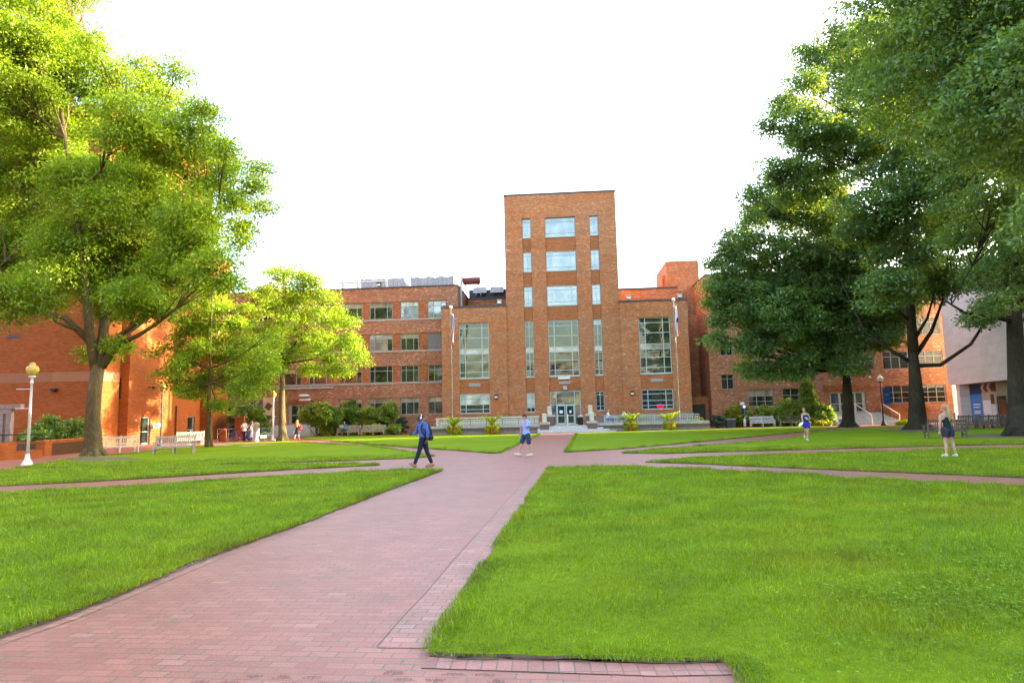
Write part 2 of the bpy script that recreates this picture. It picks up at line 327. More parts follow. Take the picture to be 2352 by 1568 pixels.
def lawn_mat():
    m, nt, out = new_mat('mown_lawn'); tc = N(nt, 'TexCoord')
    a = N(nt, 'TexNoise', {'Vector': tc.outputs['Object'], 'Scale': 0.35, 'Detail': 4.0})
    b = N(nt, 'TexNoise', {'Vector': tc.outputs['Object'], 'Scale': 11.0, 'Detail': 6.0, 'Roughness': 0.75})
    c = ramp(nt, b.outputs['Fac'], [(0.3, (0.11, 0.175, 0.002)), (0.5, (0.155, 0.235, 0.003)), (0.72, (0.21, 0.30, 0.006))])
    c = mixc(nt, 1.0, c, ramp(nt, a.outputs['Fac'], [(0.3, (0.88, 0.9, 0.9)), (0.55, (1, 1, 1)), (0.72, (1.28, 1.12, 1.1))]), 'MULTIPLY')
    nrm = N(nt, 'Bump', {'Height': b.outputs['Fac'], 'Strength': 0.9, 'Distance': 0.05}); principled(nt, out, c, 0.9, nrm.outputs[0], 0.1); return m
M['lawn'] = lawn_mat()
# ------------------------------------------------------------------ camera, sky, sun
cam = bpy.data.cameras.new('camera'); co = bpy.data.objects.new('camera', cam); C.objects.link(co)
cam.sensor_width = 36.0; cam.lens = FV/2352*36; cam.clip_end = 2000; cam.clip_start = 0.05
B_ = -_F
co.matrix_world = Matrix(((_R[0], _U[0], B_[0], 0), (_R[1], _U[1], B_[1], 0), (_R[2], _U[2], B_[2], EYE), (0, 0, 0, 1)))
SC.camera = co
SUN_EL, SUN_AZ = math.radians(15.0), math.radians(10.5)     # azimuth measured from +X towards +Y
w = bpy.data.worlds.new('World'); SC.world = w; w.use_nodes = True; wn = w.node_tree; wn.nodes.clear()
sky = wn.nodes.new('ShaderNodeTexSky'); sky.sky_type = 'NISHITA'; sky.sun_disc = False; sky.sun_elevation = SUN_EL; sky.sun_rotation = math.pi/2-SUN_AZ
sky.air_density = 1.0; sky.dust_density = 4.0; sky.ozone_density = 1.0; sky.altitude = 0
bg = wn.nodes.new('ShaderNodeBackground'); bg.inputs[1].default_value = 0.15
wo = wn.nodes.new('ShaderNodeOutputWorld'); wn.links.new(sky.outputs[0], bg.inputs[0]); wn.links.new(bg.outputs[0], wo.inputs[0])
sl = bpy.data.lights.new('sun', 'SUN'); sl.energy = 2.8; sl.angle = math.radians(0.5); sl.color = (1.0, 0.80, 0.56)
so = bpy.data.objects.new('sun', sl); C.objects.link(so); so.location = (60, 0, 60)
sd = Vector((math.cos(SUN_AZ)*math.cos(SUN_EL), math.sin(SUN_AZ)*math.cos(SUN_EL), math.sin(SUN_EL)))
so.rotation_euler = sd.to_track_quat('Z', 'Y').to_euler()
vs = SC.view_settings; vs.view_transform = 'Standard'; vs.look = 'None'; vs.exposure = 3.52; vs.gamma = 1.0; vs.use_curve_mapping = False
SC.render.engine = 'CYCLES'; cy = SC.cycles; cy.use_denoising = True; cy.max_bounces = 9; cy.diffuse_bounces = 7; cy.glossy_bounces = 3; cy.transmission_bounces = 4; cy.transparent_max_bounces = 8
cy.use_adaptive_sampling = True; cy.adaptive_threshold = 0.01; cy.sample_clamp_indirect = 8.0; cy.caustics_reflective = False; cy.caustics_refractive = False
try: cy.denoiser = 'OPENIMAGEDENOISE'; cy.denoising_prefilter = 'ACCURATE'
except Exception: pass

# ------------------------------------------------------------------ ground, paths, lawns
g = MB(); g.quad((-400, -300, -0.03), (400, -300, -0.03), (400, 600, -0.03), (-400, 600, -0.03)); struct(g.build('ground', M['soil']))
g = MB(); g.quad((-75, -25, 0), (75, -25, 0), (75, 85, 0), (-75, 85, 0)); PATH = struct(g.build('brick_path', M['paver']))
def ext(a, b, k):                          # continue an edge past the frame
    return (b[0]+(b[0]-a[0])*k, b[1]+(b[1]-a[1])*k)
def G(*pts): return [gp(*p) for p in pts]
def dens(poly, step=0.6):
    out = []
    for i in range(len(poly)):
        a = poly[i]; b = poly[(i+1) % len(poly)]; L = math.hypot(b[0]-a[0], b[1]-a[1]); k = max(1, int(L/step))
        for j in range(k):
            t = j/k; q = (a[0]+(b[0]-a[0])*t, a[1]+(b[1]-a[1])*t)
            if 0 < j: q = (q[0]+random.uniform(-.03, .03), q[1]+random.uniform(-.03, .03))
            out.append(q)
    return out
LAWNS = []
a = G((0, 1463), (125, 1422), (260, 1370), (485, 1277), (700, 1200), (875, 1132), (1015, 1080.5)); b = G((925, 1081), (600, 1097), (300, 1121), (0, 1134))
LAWNS.append([ext(a[1], a[0], 3.5)]+a+b+[ext(b[-2], b[-1], 3.0)])
a = G((0, 1117), (200, 1107), (400, 1095), (650, 1080), (872, 1068.5)); b = G((800, 1066), (600, 1067.5), (400, 1070), (150, 1076.5), (0, 1081))
LAWNS.append([ext(a[1], a[0], 2)]+a+b+[ext(b[-2], b[-1], 2)])
LAWNS.append(G((32, 1076), (150, 1074), (350, 1070), (550, 1065), (750, 1060), (950, 1052.5), (997, 1048), (925, 1036), (850, 1024), (735, 1020), (691, 1015), (661, 1012.5), (637, 1014), (505, 1020), (437, 1025.5), (358, 1034), (294, 1044.5), (240, 1047), (185, 1051), (100, 1066)))
LAWNS.append(G((691, 1006.5), (700, 1008), (760, 1012), (850, 1021), (976, 1030.5), (1051, 1035), (1110, 1040), (1134, 1041.5), (1152, 1039.5), (1245, 996.5), (1200, 997.3), (1000, 999), (800, 1001.5), (700, 1003)))
LAWNS.append(G((1298, 1039), (1386.6, 1033.6), (1435, 1031), (1665, 1009.5), (1845, 991.8), (1895, 987), (1935, 981), (1880, 979.5), (1800, 981), (1700, 984), (1600, 987), (1435.6, 991), (1324, 995)))
LAWNS.append(G((1429, 1041), (1526, 1042), (1626, 1039), (1876, 1032), (2126, 1025), (2352, 1020), (2500, 1016), (2500, 983), (2350, 985), (2240, 981), (2080, 981), (2025, 980), (1976, 981.5), (1934, 983.5), (1904.6, 990.5), (1866, 995), (1826, 1006), (1776, 1012), (1676, 1020), (1526, 1032), (1440, 1039)))
LAWNS.append(G((1482, 1062), (1560, 1064), (1676, 1069), (1926, 1080), (2176, 1090), (2352, 1098), (2600, 1108), (2600, 1025), (2352, 1031), (2126, 1036), (1826, 1044), (1601, 1052), (1500, 1060)))
a = G((990, 1489), (1030, 1425), (1075, 1362), (1125, 1280), (1176, 1205), (1261, 1077)); b = G((1290, 1074.5), (1401, 1073), (1576, 1078), (1876, 1095), (2126, 1111), (2352, 1121))
c = G((1712, 1600), (1712, 1568), (1690, 1533), (1660, 1519), (1500, 1522), (1176, 1512), (987, 1506))
LAWNS.append(a+b+[ext(b[-2], b[-1], 2.5), (c[0][0]+14, 2.2), (c[0][0]+0.1, 2.2)]+c)
LAB = ['large front lawn left of the main brick path', 'narrow grass strip between two brick paths at left', 'lawn with wooden benches under the left oak', 'lawn wedge before the terrace and wooden benches', 'lawn wedge right of the path to the entrance', 'shaded lawn under the dark right oaks', 'grass strip where the woman in purple trimmed shorts stands', 'large front lawn right of the main brick path']
LZ = 0.035
for i, poly in enumerate(LAWNS):
    m = MB(); m.prism(dens(poly, .22), -0.02, LZ); m.m = [0 if len(f) == 3 else 1 for f in m.f]; o = struct(m.build('lawn', [M['lawn'], M['soil']])); o['label'] = LAB[i]
def inside(poly, P):
    x = P[:, 0]; y = P[:, 1]; r = np.zeros(len(P), bool); n = len(poly)
    for i in range(n):
        x1, y1 = poly[i]; x2, y2 = poly[(i+1) % n]
        if y1 == y2: continue
        c = ((y1 > y) != (y2 > y)) & (x < (x2-x1)*(y-y1)/(y2-y1)+x1); r ^= c
    return r
def scatter(poly, count_fn, ymax, ymin=2.0, cell=2.0):
    xs = [p[0] for p in poly]; ys = [p[1] for p in poly]; out = []
    x0, x1, y0, y1 = min(xs), max(xs), max(min(ys), ymin), min(max(ys), ymax); yy = y0
    while yy < y1:
        ye = min(yy+cell, y1); lim = 0.86*ye+1.5; a_, b_ = max(x0, -lim), min(x1, lim)
        if b_ > a_:
            n = int(count_fn((yy+ye)/2)*(b_-a_)*(ye-yy)); P = np.column_stack([RNG.uniform(a_, b_, n), RNG.uniform(yy, ye, n)]); out.append(P[inside(poly, P)])
        yy = ye
    return np.concatenate(out) if out else np.zeros((0, 2))
def nz(P, s, seed):                         # cheap smooth noise
    r = np.random.default_rng(seed); v = np.zeros(len(P))
    for k in range(6):
        a = r.uniform(0, 6.28); f = s*(1+k*0.6); v += np.sin(f*(P[:, 0]*math.cos(a)+P[:, 1]*math.sin(a))+r.uniform(0, 6.28))/(1+k*0.5)
    return v/2.5
def grass_mesh(P, hscale=1.0):
    n = len(P); d = np.hypot(P[:, 0], P[:, 1]); sc = np.clip((d/7.0)**0.55, 0.75, 2.6)
    h = RNG.gamma(6, 0.0078, n)*hscale*np.clip(0.82+0.30*nz(P, 0.9, 3)+.3*nz(P, 4.0, 8), 0.35, 2.0)*np.where(RNG.uniform(0, 1, n) < .05, 1.6, 1.0)*np.clip(sc, .8, 1.5); wd = 0.0026*sc*RNG.uniform(.7, 1.4, n)
    a = RNG.uniform(0, 2*math.pi, n); lean = RNG.uniform(0.15, 1.15, n); tw = a+RNG.uniform(-1.2, 1.2, n)
    sx, sy = -np.sin(tw)*wd, np.cos(tw)*wd; V = np.zeros((n, 5, 3))
    for k, (t, wf) in enumerate(((0, 1), (0, -1), (.55, .8), (.55, -.8), (1, 0))):
        off = lean*h*(t**1.8)
        V[:, k, 0] = P[:, 0]+np.cos(a)*off+sx*wf; V[:, k, 1] = P[:, 1]+np.sin(a)*off+sy*wf; V[:, k, 2] = LZ-0.006+h*t*(1-0.35*lean*t)
    base = np.arange(n)[:, None]*5
    lp = np.concatenate([base+np.array([0, 1, 3, 2]), base+np.array([2, 3, 4])], axis=1).ravel()
    return V.reshape(-1, 3), lp, np.tile([4, 3], n)
def dfun(y): return min(6500, 6500*(4.5/max(y, 4.5))**1.35)
PP = [scatter(p, dfun, 30) for p in LAWNS]
P = np.concatenate(PP)
v_, l_, s_ = grass_mesh(P)
o = np_mesh('grass', v_, l_, s_, M['grass']); o['kind'] = 'stuff'; o['label'] = 'mown bright green grass of the campus lawns'
print('grass blades', len(P))
# longer ragged grass along the near edges
def edge_pts(poly, ymax, per):
    out = []; sg = 1 if sum(poly[i][0]*poly[(i+1) % len(poly)][1]-poly[(i+1) % len(poly)][0]*poly[i][1] for i in range(len(poly))) > 0 else -1
    for i in range(len(poly)):
        a = poly[i]; b = poly[(i+1) % len(poly)]; L = math.hypot(b[0]-a[0], b[1]-a[1])
        if min(a[1], b[1]) > ymax or L < 1e-3 or max(a[1], b[1]) < 2.0: continue
        n = int(L*per*min(1, 6/max(3, (a[1]+b[1])/2))); t = RNG.uniform(0, 1, n); nx, ny = -sg*(b[1]-a[1])/L, sg*(b[0]-a[0])/L; o_ = RNG.uniform(-.065, .17, n)
        out.append(np.column_stack([a[0]+(b[0]-a[0])*t+nx*o_, a[1]+(b[1]-a[1])*t+ny*o_]))
    return np.concatenate(out)
E_ = np.concatenate([edge_pts(p, 45, 2400) for p in LAWNS]); E_ = E_[np.abs(E_[:, 0]) < 0.9*E_[:, 1]+2]
E_ = E_[np.clip(nz(E_, 2.5, 9)+0.75, 0, 1.2) > RNG.uniform(0, 1, len(E_))]
v_, l_, s_ = grass_mesh(E_, 1.15); o = np_mesh('grass', v_, l_, s_, M['grass']); o['kind'] = 'stuff'; o['label'] = 'ragged longer grass along the lawn edges'
S_ = E_[RNG.uniform(0, 1, len(E_)) < .10*np.clip(nz(E_, 3.1, 31)+.6, 0, 1)]; S_ = S_+RNG.normal(0, .03, S_.shape)
v_, l_, s_ = grass_mesh(S_, .8); o = np_mesh('dry_grass', v_, l_, s_, M['straw']); o['kind'] = 'stuff'; o['label'] = 'dry straw coloured grass along the lawn edges'
# clover patches in the near right lawn
Pc = scatter(LAWNS[7], lambda y: 450, 8.5); Pc = Pc[RNG.uniform(0, 1, len(Pc)) < np.clip(.35*nz(Pc, 1.6, 21)+0.28*(Pc[:, 0]-1.6)-0.13*(Pc[:, 1]-4), 0, .75)]
n = len(Pc); s1 = RNG.uniform(.008, .016, n); zz = LZ+RNG.uniform(.03, .065, n); a0 = RNG.uniform(0, 6.28, n); V = []
for k in range(3):
    a = a0+k*2.094; cx = Pc[:, 0]+np.cos(a)*s1; cy_ = Pc[:, 1]+np.sin(a)*s1; tl = RNG.uniform(-.4, .4, n)*s1
    for q in range(5):
        b = a+q*2*math.pi/5; V.append(np.column_stack([cx+np.cos(b)*s1*.85, cy_+np.sin(b)*s1*.85, zz+tl*math.cos(q*1.256)]))
V = np.stack(V, 1).reshape(n*3, 5, 3)
o = np_mesh('clover', V.reshape(-1, 3), np.arange(n*15), np.full(n*3, 5), M['clover']); o['kind'] = 'stuff'; o['label'] = 'low clover leaves mixed in the near right lawn'
# paved edge bands beside the lawns and the bare soil line
def band(name, line, w0, w1, z, mat, side=1):
    m = MB(); pts = [Vector((*p, 0)) for p in line]; L = []; 
    for i, p in enumerate(pts):
        t = (pts[min(i+1, len(pts)-1)]-pts[max(i-1, 0)]).normalized(); nn = Vector((-t.y, t.x, 0))*side; L.append((p+nn*w0, p+nn*w1))
    for i in range(len(L)-1):
        q = [(*L[i][0].xy, z), (*L[i][1].xy, z), (*L[i+1][1].xy, z), (*L[i+1][0].xy, z)]
        if side > 0: q = q[::-1]
        m.quad(*q)
    o_ = struct(m.build(name, mat)); return o_
e1 = LAWNS[0][:8]; e8 = LAWNS[7][:6]
band('path_border', e1, -0.03, -0.20, 0.004, M['paver_edge']); band('soil_strip', dens(e1, .15), 0.03, -0.06, 0.008, M['soil'])
band('path_border', e8, 0.03, 0.42, 0.004, M['paver_edge']); band('path_joint', e8, 0.42, 0.427, 0.008, M['soil'])
bot = LAWNS[7][-7:]
bl = [bot[-1], bot[-2], bot[-3], bot[-4]]
band('path_border', bl, -0.03, -0.235, 0.006, M['paver_soldier']); band('soil_strip', dens(bl, .2), 0.05, -0.022, 0.010, M['soil'])
# engraved lettering on the nearest bricks
def text_mesh(body, size):
    cu = bpy.data.curves.new('t', 'FONT'); cu.body = body; cu.size = size; cu.align_x = 'CENTER'; cu.align_y = 'CENTER'; cu.space_line = 0.82; cu.resolution_u = 1; cu.offset = 0.0
    o = bpy.data.objects.new('t', cu); C.objects.link(o); dg = bpy.context.evaluated_depsgraph_get(); me = bpy.data.meshes.new_from_object(o.evaluated_get(dg))
    vs = [tuple(v.co) for v in me.vertices]; fs = [tuple(p.vertices) for p in me.polygons]
    bpy.data.objects.remove(o); bpy.data.curves.remove(cu); bpy.data.meshes.remove(me); return vs, fs
words = ['KAY\nSEAN\nB.A. 2009', 'AMY S\nB.S. 2009', 'JACOB\nM.A. 2009', 'BRYAN E\nIN 2005', 'ERIC\nSARA\nB.A. 2009', 'KRISTA\nRECCAN\nB.S. 2009', 'JEAN H\nM.B.A. 2009', 'MARK E\nB.S. 2009', 'GAIL N\nM.I.S. 2009', 'LEON A\nPROF']
TM = [text_mesh(w_, 0.03) for w_ in words]
m = MB(); ca, sa = math.cos(math.radians(6.3)), math.sin(math.radians(6.3)); k = 0
for row in range(0, 82):
    yl = (row+0.5)*0.108 + 0.0
    for cidx in range(-16, 12):
        xl = cidx*0.212+(0.106 if row % 2 else 0.0)+0.106
        X = xl*ca+yl*sa; Y = -xl*sa+yl*ca
        if Y < 3.6 or Y > 8.6: continue
        lim_l = -0.78*Y; lim_r = 0.55
        if not (lim_l < X < -0.02*Y+0.1): continue
        zone = (Y < 4.72)
        if not zone or random.random() < 0.35: continue
        vs_, fs_ = TM[k % len(TM)]; k += 1
        m.add([(X+v[0]*ca*1.2+v[1]*sa, Y-v[0]*sa*1.2+v[1]*ca, 0.003) for v in vs_], fs_)
M['engrave'] = pm('engraved_letter_dark', (0.16, 0.066, 0.05), 0.9, 0.2, 20)  # flat dark brown of the engraved letters
o = m.build('engraving', M['engrave'], PATH); o['label'] = 'dark lettering engraved in the donor bricks'
# worn dirt patches in the left lawn
for pts in ([(474, 1022.5), (517, 1021), (540, 1023), (500, 1025), (470, 1025)], [(540, 1024.5), (600, 1021.5), (640, 1020), (610, 1023), (560, 1026)], [(150, 1054), (200, 1050), (300, 1052), (330, 1056), (250, 1060), (160, 1060)]):
    m = MB(); m.prism(G(*pts), LZ-0.02, LZ+0.004); struct(m.build('dirt_patch', M['dust'] if pts[0][0] > 200 else M['soil']))
for x_, y_, r_ in ((2108, 990, 2.6), (1952, 984, 1.9), (2350, 1002, 3.2)):
    gx, gy = gp(x_, y_); m = MB(); m.prism([(gx+r_*random.uniform(.7, 1.1)*math.cos(q*.4487), gy+r_*random.uniform(.7, 1.1)*math.sin(q*.4487)) for q in range(14)], LZ-.02, LZ+.004); struct(m.build('dirt_patch', M['soil']))
# ------------------------------------------------------------------ people
M['skin_dk'] = pm('deep_brown_skin', (.085, .042, .026), .5, .08, 8); M['skin_lt'] = pm('tanned_skin', (.46, .25, .16), .5, .07, 8); M['skin_pk'] = pm('fair_skin', (.47, .27, .19), .5, .07, 8); M['skin_md'] = pm('brown_skin', (.22, .11, .07), .5, .07, 8)
M['shirt_blue'] = pm('mid_blue_shirt', (.06, .105, .31), .85, .15, 6, bump=.15); M['polo'] = pm('light_blue_polo', (.23, .37, .72), .85, .1, 6); M['navy'] = pm('navy_cloth_shorts', (.022, .04, .105), .85, .15, 7); M['jeans'] = pm('dark_navy_trousers', (.014, .017, .036), .9, .25, 7)
M['tanshoe'] = pm('tan_leather_shoe', (.38, .17, .04), .6, .12, 8); M['sole'] = pm('blue_grey_sole', (.2, .23, .42), .7, .05, 8); M['paleshoe'] = pm('off_white_canvas', (.52, .5, .42), .8, .06, 8); M['blacktop'] = pm('black_tank_cloth', (.008, .02, .022), .85, .2, 7); M['purple'] = pm('magenta_trim', (.30, .012, .30), .8, .1, 6)
M['bluetop'] = pm('navy_tank_cloth', (.02, .025, .085), .85, .15, 7); M['royal'] = pm('royal_blue_shorts', (.035, .03, .42), .8, .2, 6); M['hair_bl'] = pm('blonde_hair', (.36, .24, .09), .7, .3, 12, stretch=(4, 4, .6)); M['hair_dk'] = pm('dark_hair', (.02, .013, .01), .6, .3, 12); M['hair_gi'] = pm('ginger_hair', (.42, .17, .03), .65, .25, 10, stretch=(4, 4, .6)); M['hair_br'] = pm('brown_hair', (.10, .045, .02), .65, .25, 10, stretch=(4, 4, .6))
M['pack'] = pm('black_backpack_nylon', (.012, .015, .02), .7, .2, 6); M['charcoal'] = pm('charcoal_dress', (.03, .032, .045), .85, .15, 6); M['redbag'] = pm('red_leather_bag', (.5, .01, .03), .5, .1, 6); M['whitetop'] = pm('white_cotton', (.62, .58, .6), .85, .08, 6); M['skirt'] = pm('slate_blue_skirt', (.07, .085, .2), .85, .2, 5); M['tealshirt'] = pm('teal_blue_shirt', (.05, .18, .3), .85, .15, 6); M['eye'] = pm('dark_eye', (.015, .01, .01), .2, .05, 5)
def blob(name, prims, vox, mat, parent, smooth=3):
    """one continuous surface grown over tapered limbs"""
    m = MB()
    for p in prims:
        if p[0] == 'e': m.ell(p[1], p[2], 14, 10, p[3] if len(p) > 3 else None)
        else:
            pts, rr = p[1], p[2]
            for i in range(len(pts)-1): m.cone(pts[i], pts[i+1], rr[i], rr[i+1], 12)
    o = m.build(name, mat, None); md = o.modifiers.new('r', 'REMESH'); md.mode = 'VOXEL'; md.voxel_size = vox; md.use_smooth_shade = True
    if smooth: s_ = o.modifiers.new('s', 'SMOOTH'); s_.factor = .5; s_.iterations = smooth
    dg = bpy.context.evaluated_depsgraph_get(); me = bpy.data.meshes.new_from_object(o.evaluated_get(dg)); old = o.data; o.modifiers.clear(); o.data = me; me.name = name; bpy.data.meshes.remove(old)
    if not me.materials: me.materials.append(mat)
    o.parent = parent; return o
def V3(*a): return Vector(a)
def hand(el, wr, tip, curl=(0, 0, 0), s=1.0):
    """palm, four fingers and a thumb from wrist to the given tip"""
    el, wr, tip = Vector(el), Vector(wr), Vector(tip); ax = (tip-wr).normalized(); side = ax.cross(Vector((0, 1, 0.2)))
    if side.length < .2: side = ax.cross(Vector((1, 0, 0)))
    side.normalize(); nn = ax.cross(side); L = (tip-wr).length; cv = Vector(curl); pm_ = wr+ax*L*.5; pr = [('c', [wr, wr+ax*L*.25, pm_], [.024*s, .03*s, .034*s])]
    for i, (o_, l_) in enumerate(((-.033, .40), (-.011, .47), (.011, .44), (.033, .34))):
        b = pm_+side*o_*s; k1 = b+ax*L*l_*.5+cv*.012; k2 = b+ax*L*l_*.85+cv*.035; pr.append(('c', [b, k1, k2], [.0115*s, .0105*s, .0085*s]))
    tb = wr+ax*L*.2-side*.028*s; pr.append(('c', [tb, tb+ax*L*.22-side*.028*s+nn*.01, tb+ax*L*.42-side*.03*s+nn*.016], [.014*s, .012*s, .009*s])); return pr
def head(c, f, s=1.0, tilt=0.0):
    """skull, jaw, nose, ears; f = facing (unit, horizontal)"""
    c = Vector(c); f = Vector(f).normalized(); f = (f+Vector((0, 0, -tilt))).normalized(); r_ = f.cross(Vector((0, 0, 1))).normalized(); u_ = r_.cross(f)
    R_ = Matrix((r_, f, u_)).transposed()
    P_ = lambda x, y, z: c+R_ @ Vector((x*s, y*s, z*s))
    pr = [('e', P_(0, -.012, .025), (.075*s, .094*s, .095*s), R_), ('e', P_(0, .03, -.05), (.056*s, .062*s, .062*s), R_), ('c', [P_(0, .07, -.09), P_(0, .06, -.095)], [.026*s, .03*s]), ('c', [P_(0, .088, .012), P_(0, .112, -.022)], [.011*s, .015*s]), ('c', [P_(-.035, .075, .03), P_(.035, .075, .03)], [.016*s, .016*s]), ('c', [P_(-.02, .09, -.058), P_(.02, .09, -.058)], [.011*s, .011*s]),
          ('e', P_(-.08, -.005, -.008), (.012*s, .022*s, .032*s), R_), ('e', P_(.08, -.005, -.008), (.012*s, .022*s, .032*s), R_)]
    return pr, P_, R_
def figure(root, J, skin, vox=.012, s=1.0, tilt=0.0, bare_legs=True):
    """J: joints. Returns head frame helpers."""
    g = lambda k: Vector(J[k]); pr, P_, R_ = head(J['head'], J['face'], s, tilt); nk = g('neck'); pv = g('pelvis'); sl, sr = g('shL'), g('shR'); hl, hr = g('hipL'), g('hipR'); ch = (sl+sr)/2
    pr += [('c', [nk+Vector((0, 0, -.02)), sl+(sl-sr)*.02], [.062*s, .046*s]), ('c', [nk+Vector((0, 0, -.02)), sr+(sr-sl)*.02], [.062*s, .046*s]), ('c', [P_(0, -.02, -.06), nk], [.054*s, .064*s]), ('c', [nk, ch+Vector((0, 0, -.04)), ch.lerp(pv, .38), ch.lerp(pv, .7), pv], [.07*s, .1*s, .12*s, .108*s, .118*s]), ('c', [sl, ch, sr], [.055*s, .085*s, .055*s]), ('c', [sl+Vector((0, 0, -.1)), sr+Vector((0, 0, -.1))], [.07*s, .07*s]), ('c', [hl, pv, hr], [.085*s, .11*s, .085*s])]
    for q in 'LR':
        pr += [('c', [g('sh'+q), g('sh'+q).lerp(g('el'+q), .4), g('el'+q), g('el'+q).lerp(g('wr'+q), .35), g('wr'+q)], [.052*s, .046*s, .037*s, .04*s, .026*s])]; pr += hand(J['el'+q], J['wr'+q], J['ha'+q], J.get('curl'+q, (0, 0, 0)), s)
        kn, an = g('kn'+q), g('an'+q); hp = g('hip'+q); back = (an-g('toe'+q)); back.z = 0; back = back.normalized()*.022
        pr += [('c', [hp, hp.lerp(kn, .45), kn, kn.lerp(an, .33)+back, an], [.088*s, .076*s, .053*s, .054*s, .034*s]), ('c', [g('heel'+q), an.lerp(g('toe'+q), .55), g('toe'+q)], [.034*s, .034*s, .026*s])]
    body = blob('body', pr, vox, skin, root); return P_, R_
def limb(J, a, b, r, t0=0.0, t1=1.0):
    p, q = Vector(J[a]), Vector(J[b]); return ('c', [p.lerp(q, t0), p.lerp(q, (t0+t1)/2), p.lerp(q, t1)], r)
def torso(J, s=1.0, hem=None, fat=0.0):
    sl, sr, pv = Vector(J['shL']), Vector(J['shR']), Vector(J['pelvis']); ch = (sl+sr)/2; hm = Vector(hem) if hem else pv
    nk = Vector(J['neck'])+Vector((0, 0, -.028)); return [('c', [nk, sl], [.072+fat, .058+fat]), ('c', [nk, sr], [.072+fat, .058+fat]), ('c', [Vector(J['neck'])+Vector((0, 0, -.035)), ch+Vector((0, 0, -.06)), ch.lerp(hm, .4), ch.lerp(hm, .75), hm], [.065+fat, .112+fat, .136+fat, .128+fat, .134+fat]), ('c', [sl+Vector((0, 0, -.015)), ch+Vector((0, 0, -.03)), sr+Vector((0, 0, -.015))], [.066+fat, .095+fat, .066+fat]), ('c', [sl+Vector((0, 0, -.11)), sr+Vector((0, 0, -.11))], [.082+fat, .082+fat]), ('c', [hm+(Vector(J['hipL'])-pv)*.5, hm+(Vector(J['hipR'])-pv)*.5], [.118+fat, .118+fat])]
def shoes(root, J, mat, sole, vox=.01):
    for q in 'LR':
        h, t, a = Vector(J['heel'+q]), Vector(J['toe'+q]), Vector(J['an'+q]); d = (t-h).normalized(); n_ = d.cross(d.cross(Vector((0, 0, 1))).normalized()); n_ = n_ if n_.z > 0 else -n_
        o = blob('shoe', [('c', [h+n_*.03, h.lerp(t, .5)+n_*.026, t+n_*.014-d*.02], [.046, .046, .034]), ('c', [h+n_*.05+d*.03, a], [.045, .044])], vox, mat, root, 2)
        blob('sole', [('c', [h-n_*.008, h.lerp(t, .6)-n_*.008, t-n_*.008], [.028, .032, .026])], vox*.8, sole, o, 1)
def eyes(root, P_):
    for x in (-.03, .03): m = MB(); m.ell(P_(x, .087, .008), (.0095, .0095, .0075), 8, 6); m.build('eye', M['eye'], root, True)
def off(J, *a): return {k: (v if k in ('face',) or k.startswith('curl') else tuple(v)) for k, v in J.items()}
# --- walking man with headphones
root = thing('person', 'walking man in blue shirt with white headphones and a black backpack', 'person', (*gp(969, 1073.0), 0.004), 0.0)
J = dict(head=(-.045, .0, 1.69), face=(-.92, -.40, 0), neck=(.0, 0, 1.53), pelvis=(.05, 0, .98), shL=(.155, -.12, 1.455), shR=(-.13, .13, 1.455), elL=(.25, -.19, 1.17), wrL=(.215, -.2, .94), haL=(.185, -.21, .77), curlL=(-.9, 0, .3), elR=(-.2, .2, 1.2), wrR=(-.33, .12, 1.125), haR=(-.475, .08, 1.15), curlR=(.6, -.3, -1),
  hipL=(.03, -.09, .95), hipR=(.08, .09, .95), knL=(-.08, -.08, .54), anL=(-.235, -.07, .135), heelL=(-.215, -.07, .03), toeL=(-.415, -.1, .14), knR=(.16, .08, .55), anR=(.33, .08, .14), heelR=(.385, .08, .055), toeR=(.13, .06, .03))
P_, R_ = figure(root, J, M['skin_dk'], .009, 1.0); eyes(root, P_)
sh = torso(J, 1, (.045, 0, 1.06), .012)
for q in 'LR': sh += [limb(J, 'sh'+q, 'el'+q, [.068, .06, .055]), limb(J, 'el'+q, 'wr'+q, [.056, .053, .047], 0, .62 if q == 'L' else .75)]
blob('shirt', sh, .01, M['shirt_blue'], root)
blob('collar', [('c', [P_(-.06, .0, -.13), P_(0, .05, -.165), P_(.06, .0, -.13)], [.026, .024, .026]), ('c', [P_(-.055, -.04, -.125), P_(.055, -.04, -.125)], [.036, .036])], .009, M['shirt_blue'], root)
tr = [('c', [(.03, -.09, .97), (.05, 0, 1.02), (.08, .09, .97)], [.115, .125, .115])]
for q in 'LR': tr += [limb(J, 'hip'+q, 'kn'+q, [.108, .094, .076]), limb(J, 'kn'+q, 'an'+q, [.076, .07, .062], 0, .93)]
blob('trousers', tr, .01, M['jeans'], root); shoes(root, J, M['tanshoe'], M['sole'])
blob('hair', [('e', P_(0, -.025, .045), (.078, .094, .086), R_)], .009, M['hair_dk'], root)
m = MB(); m.tube([P_(.09*math.cos(a), -.02, .012+.112*math.sin(a)) for a in [i*math.pi/12 for i in range(13)]], .012, 8); hp = m.build('headphones', M['white'], root, True)
for sx in (-1, 1): m = MB(); m.ell(P_(sx*.092, -.005, -.01), (.022, .04, .046), 12, 8, R_); m.build('ear_cup', M['whitecloth'], hp, True)
m = MB()
for sx in (-1, 1): m.ell(P_(sx*.034, .094, .012), (.028, .01, .02), 10, 6, R_); m.tube([P_(sx*.06, .085, .018), P_(sx*.084, -.01, .015)], .005, 5)
m.tube([P_(-.012, .1, .016), P_(.012, .1, .016)], .005, 5); m.build('glasses', M['black'], root, True)
bpk = thing('backpack', 'black backpack worn by the man with white headphones', 'backpack', root.location, 0)
blob('bag', [('c', [(.21, .06, 1.36), (.25, .06, 1.2), (.25, .05, 1.02)], [.09, .12, .11]), ('c', [(.28, -.02, 1.0), (.3, .1, 1.0)], [.1, .1])], .012, M['pack'], bpk)
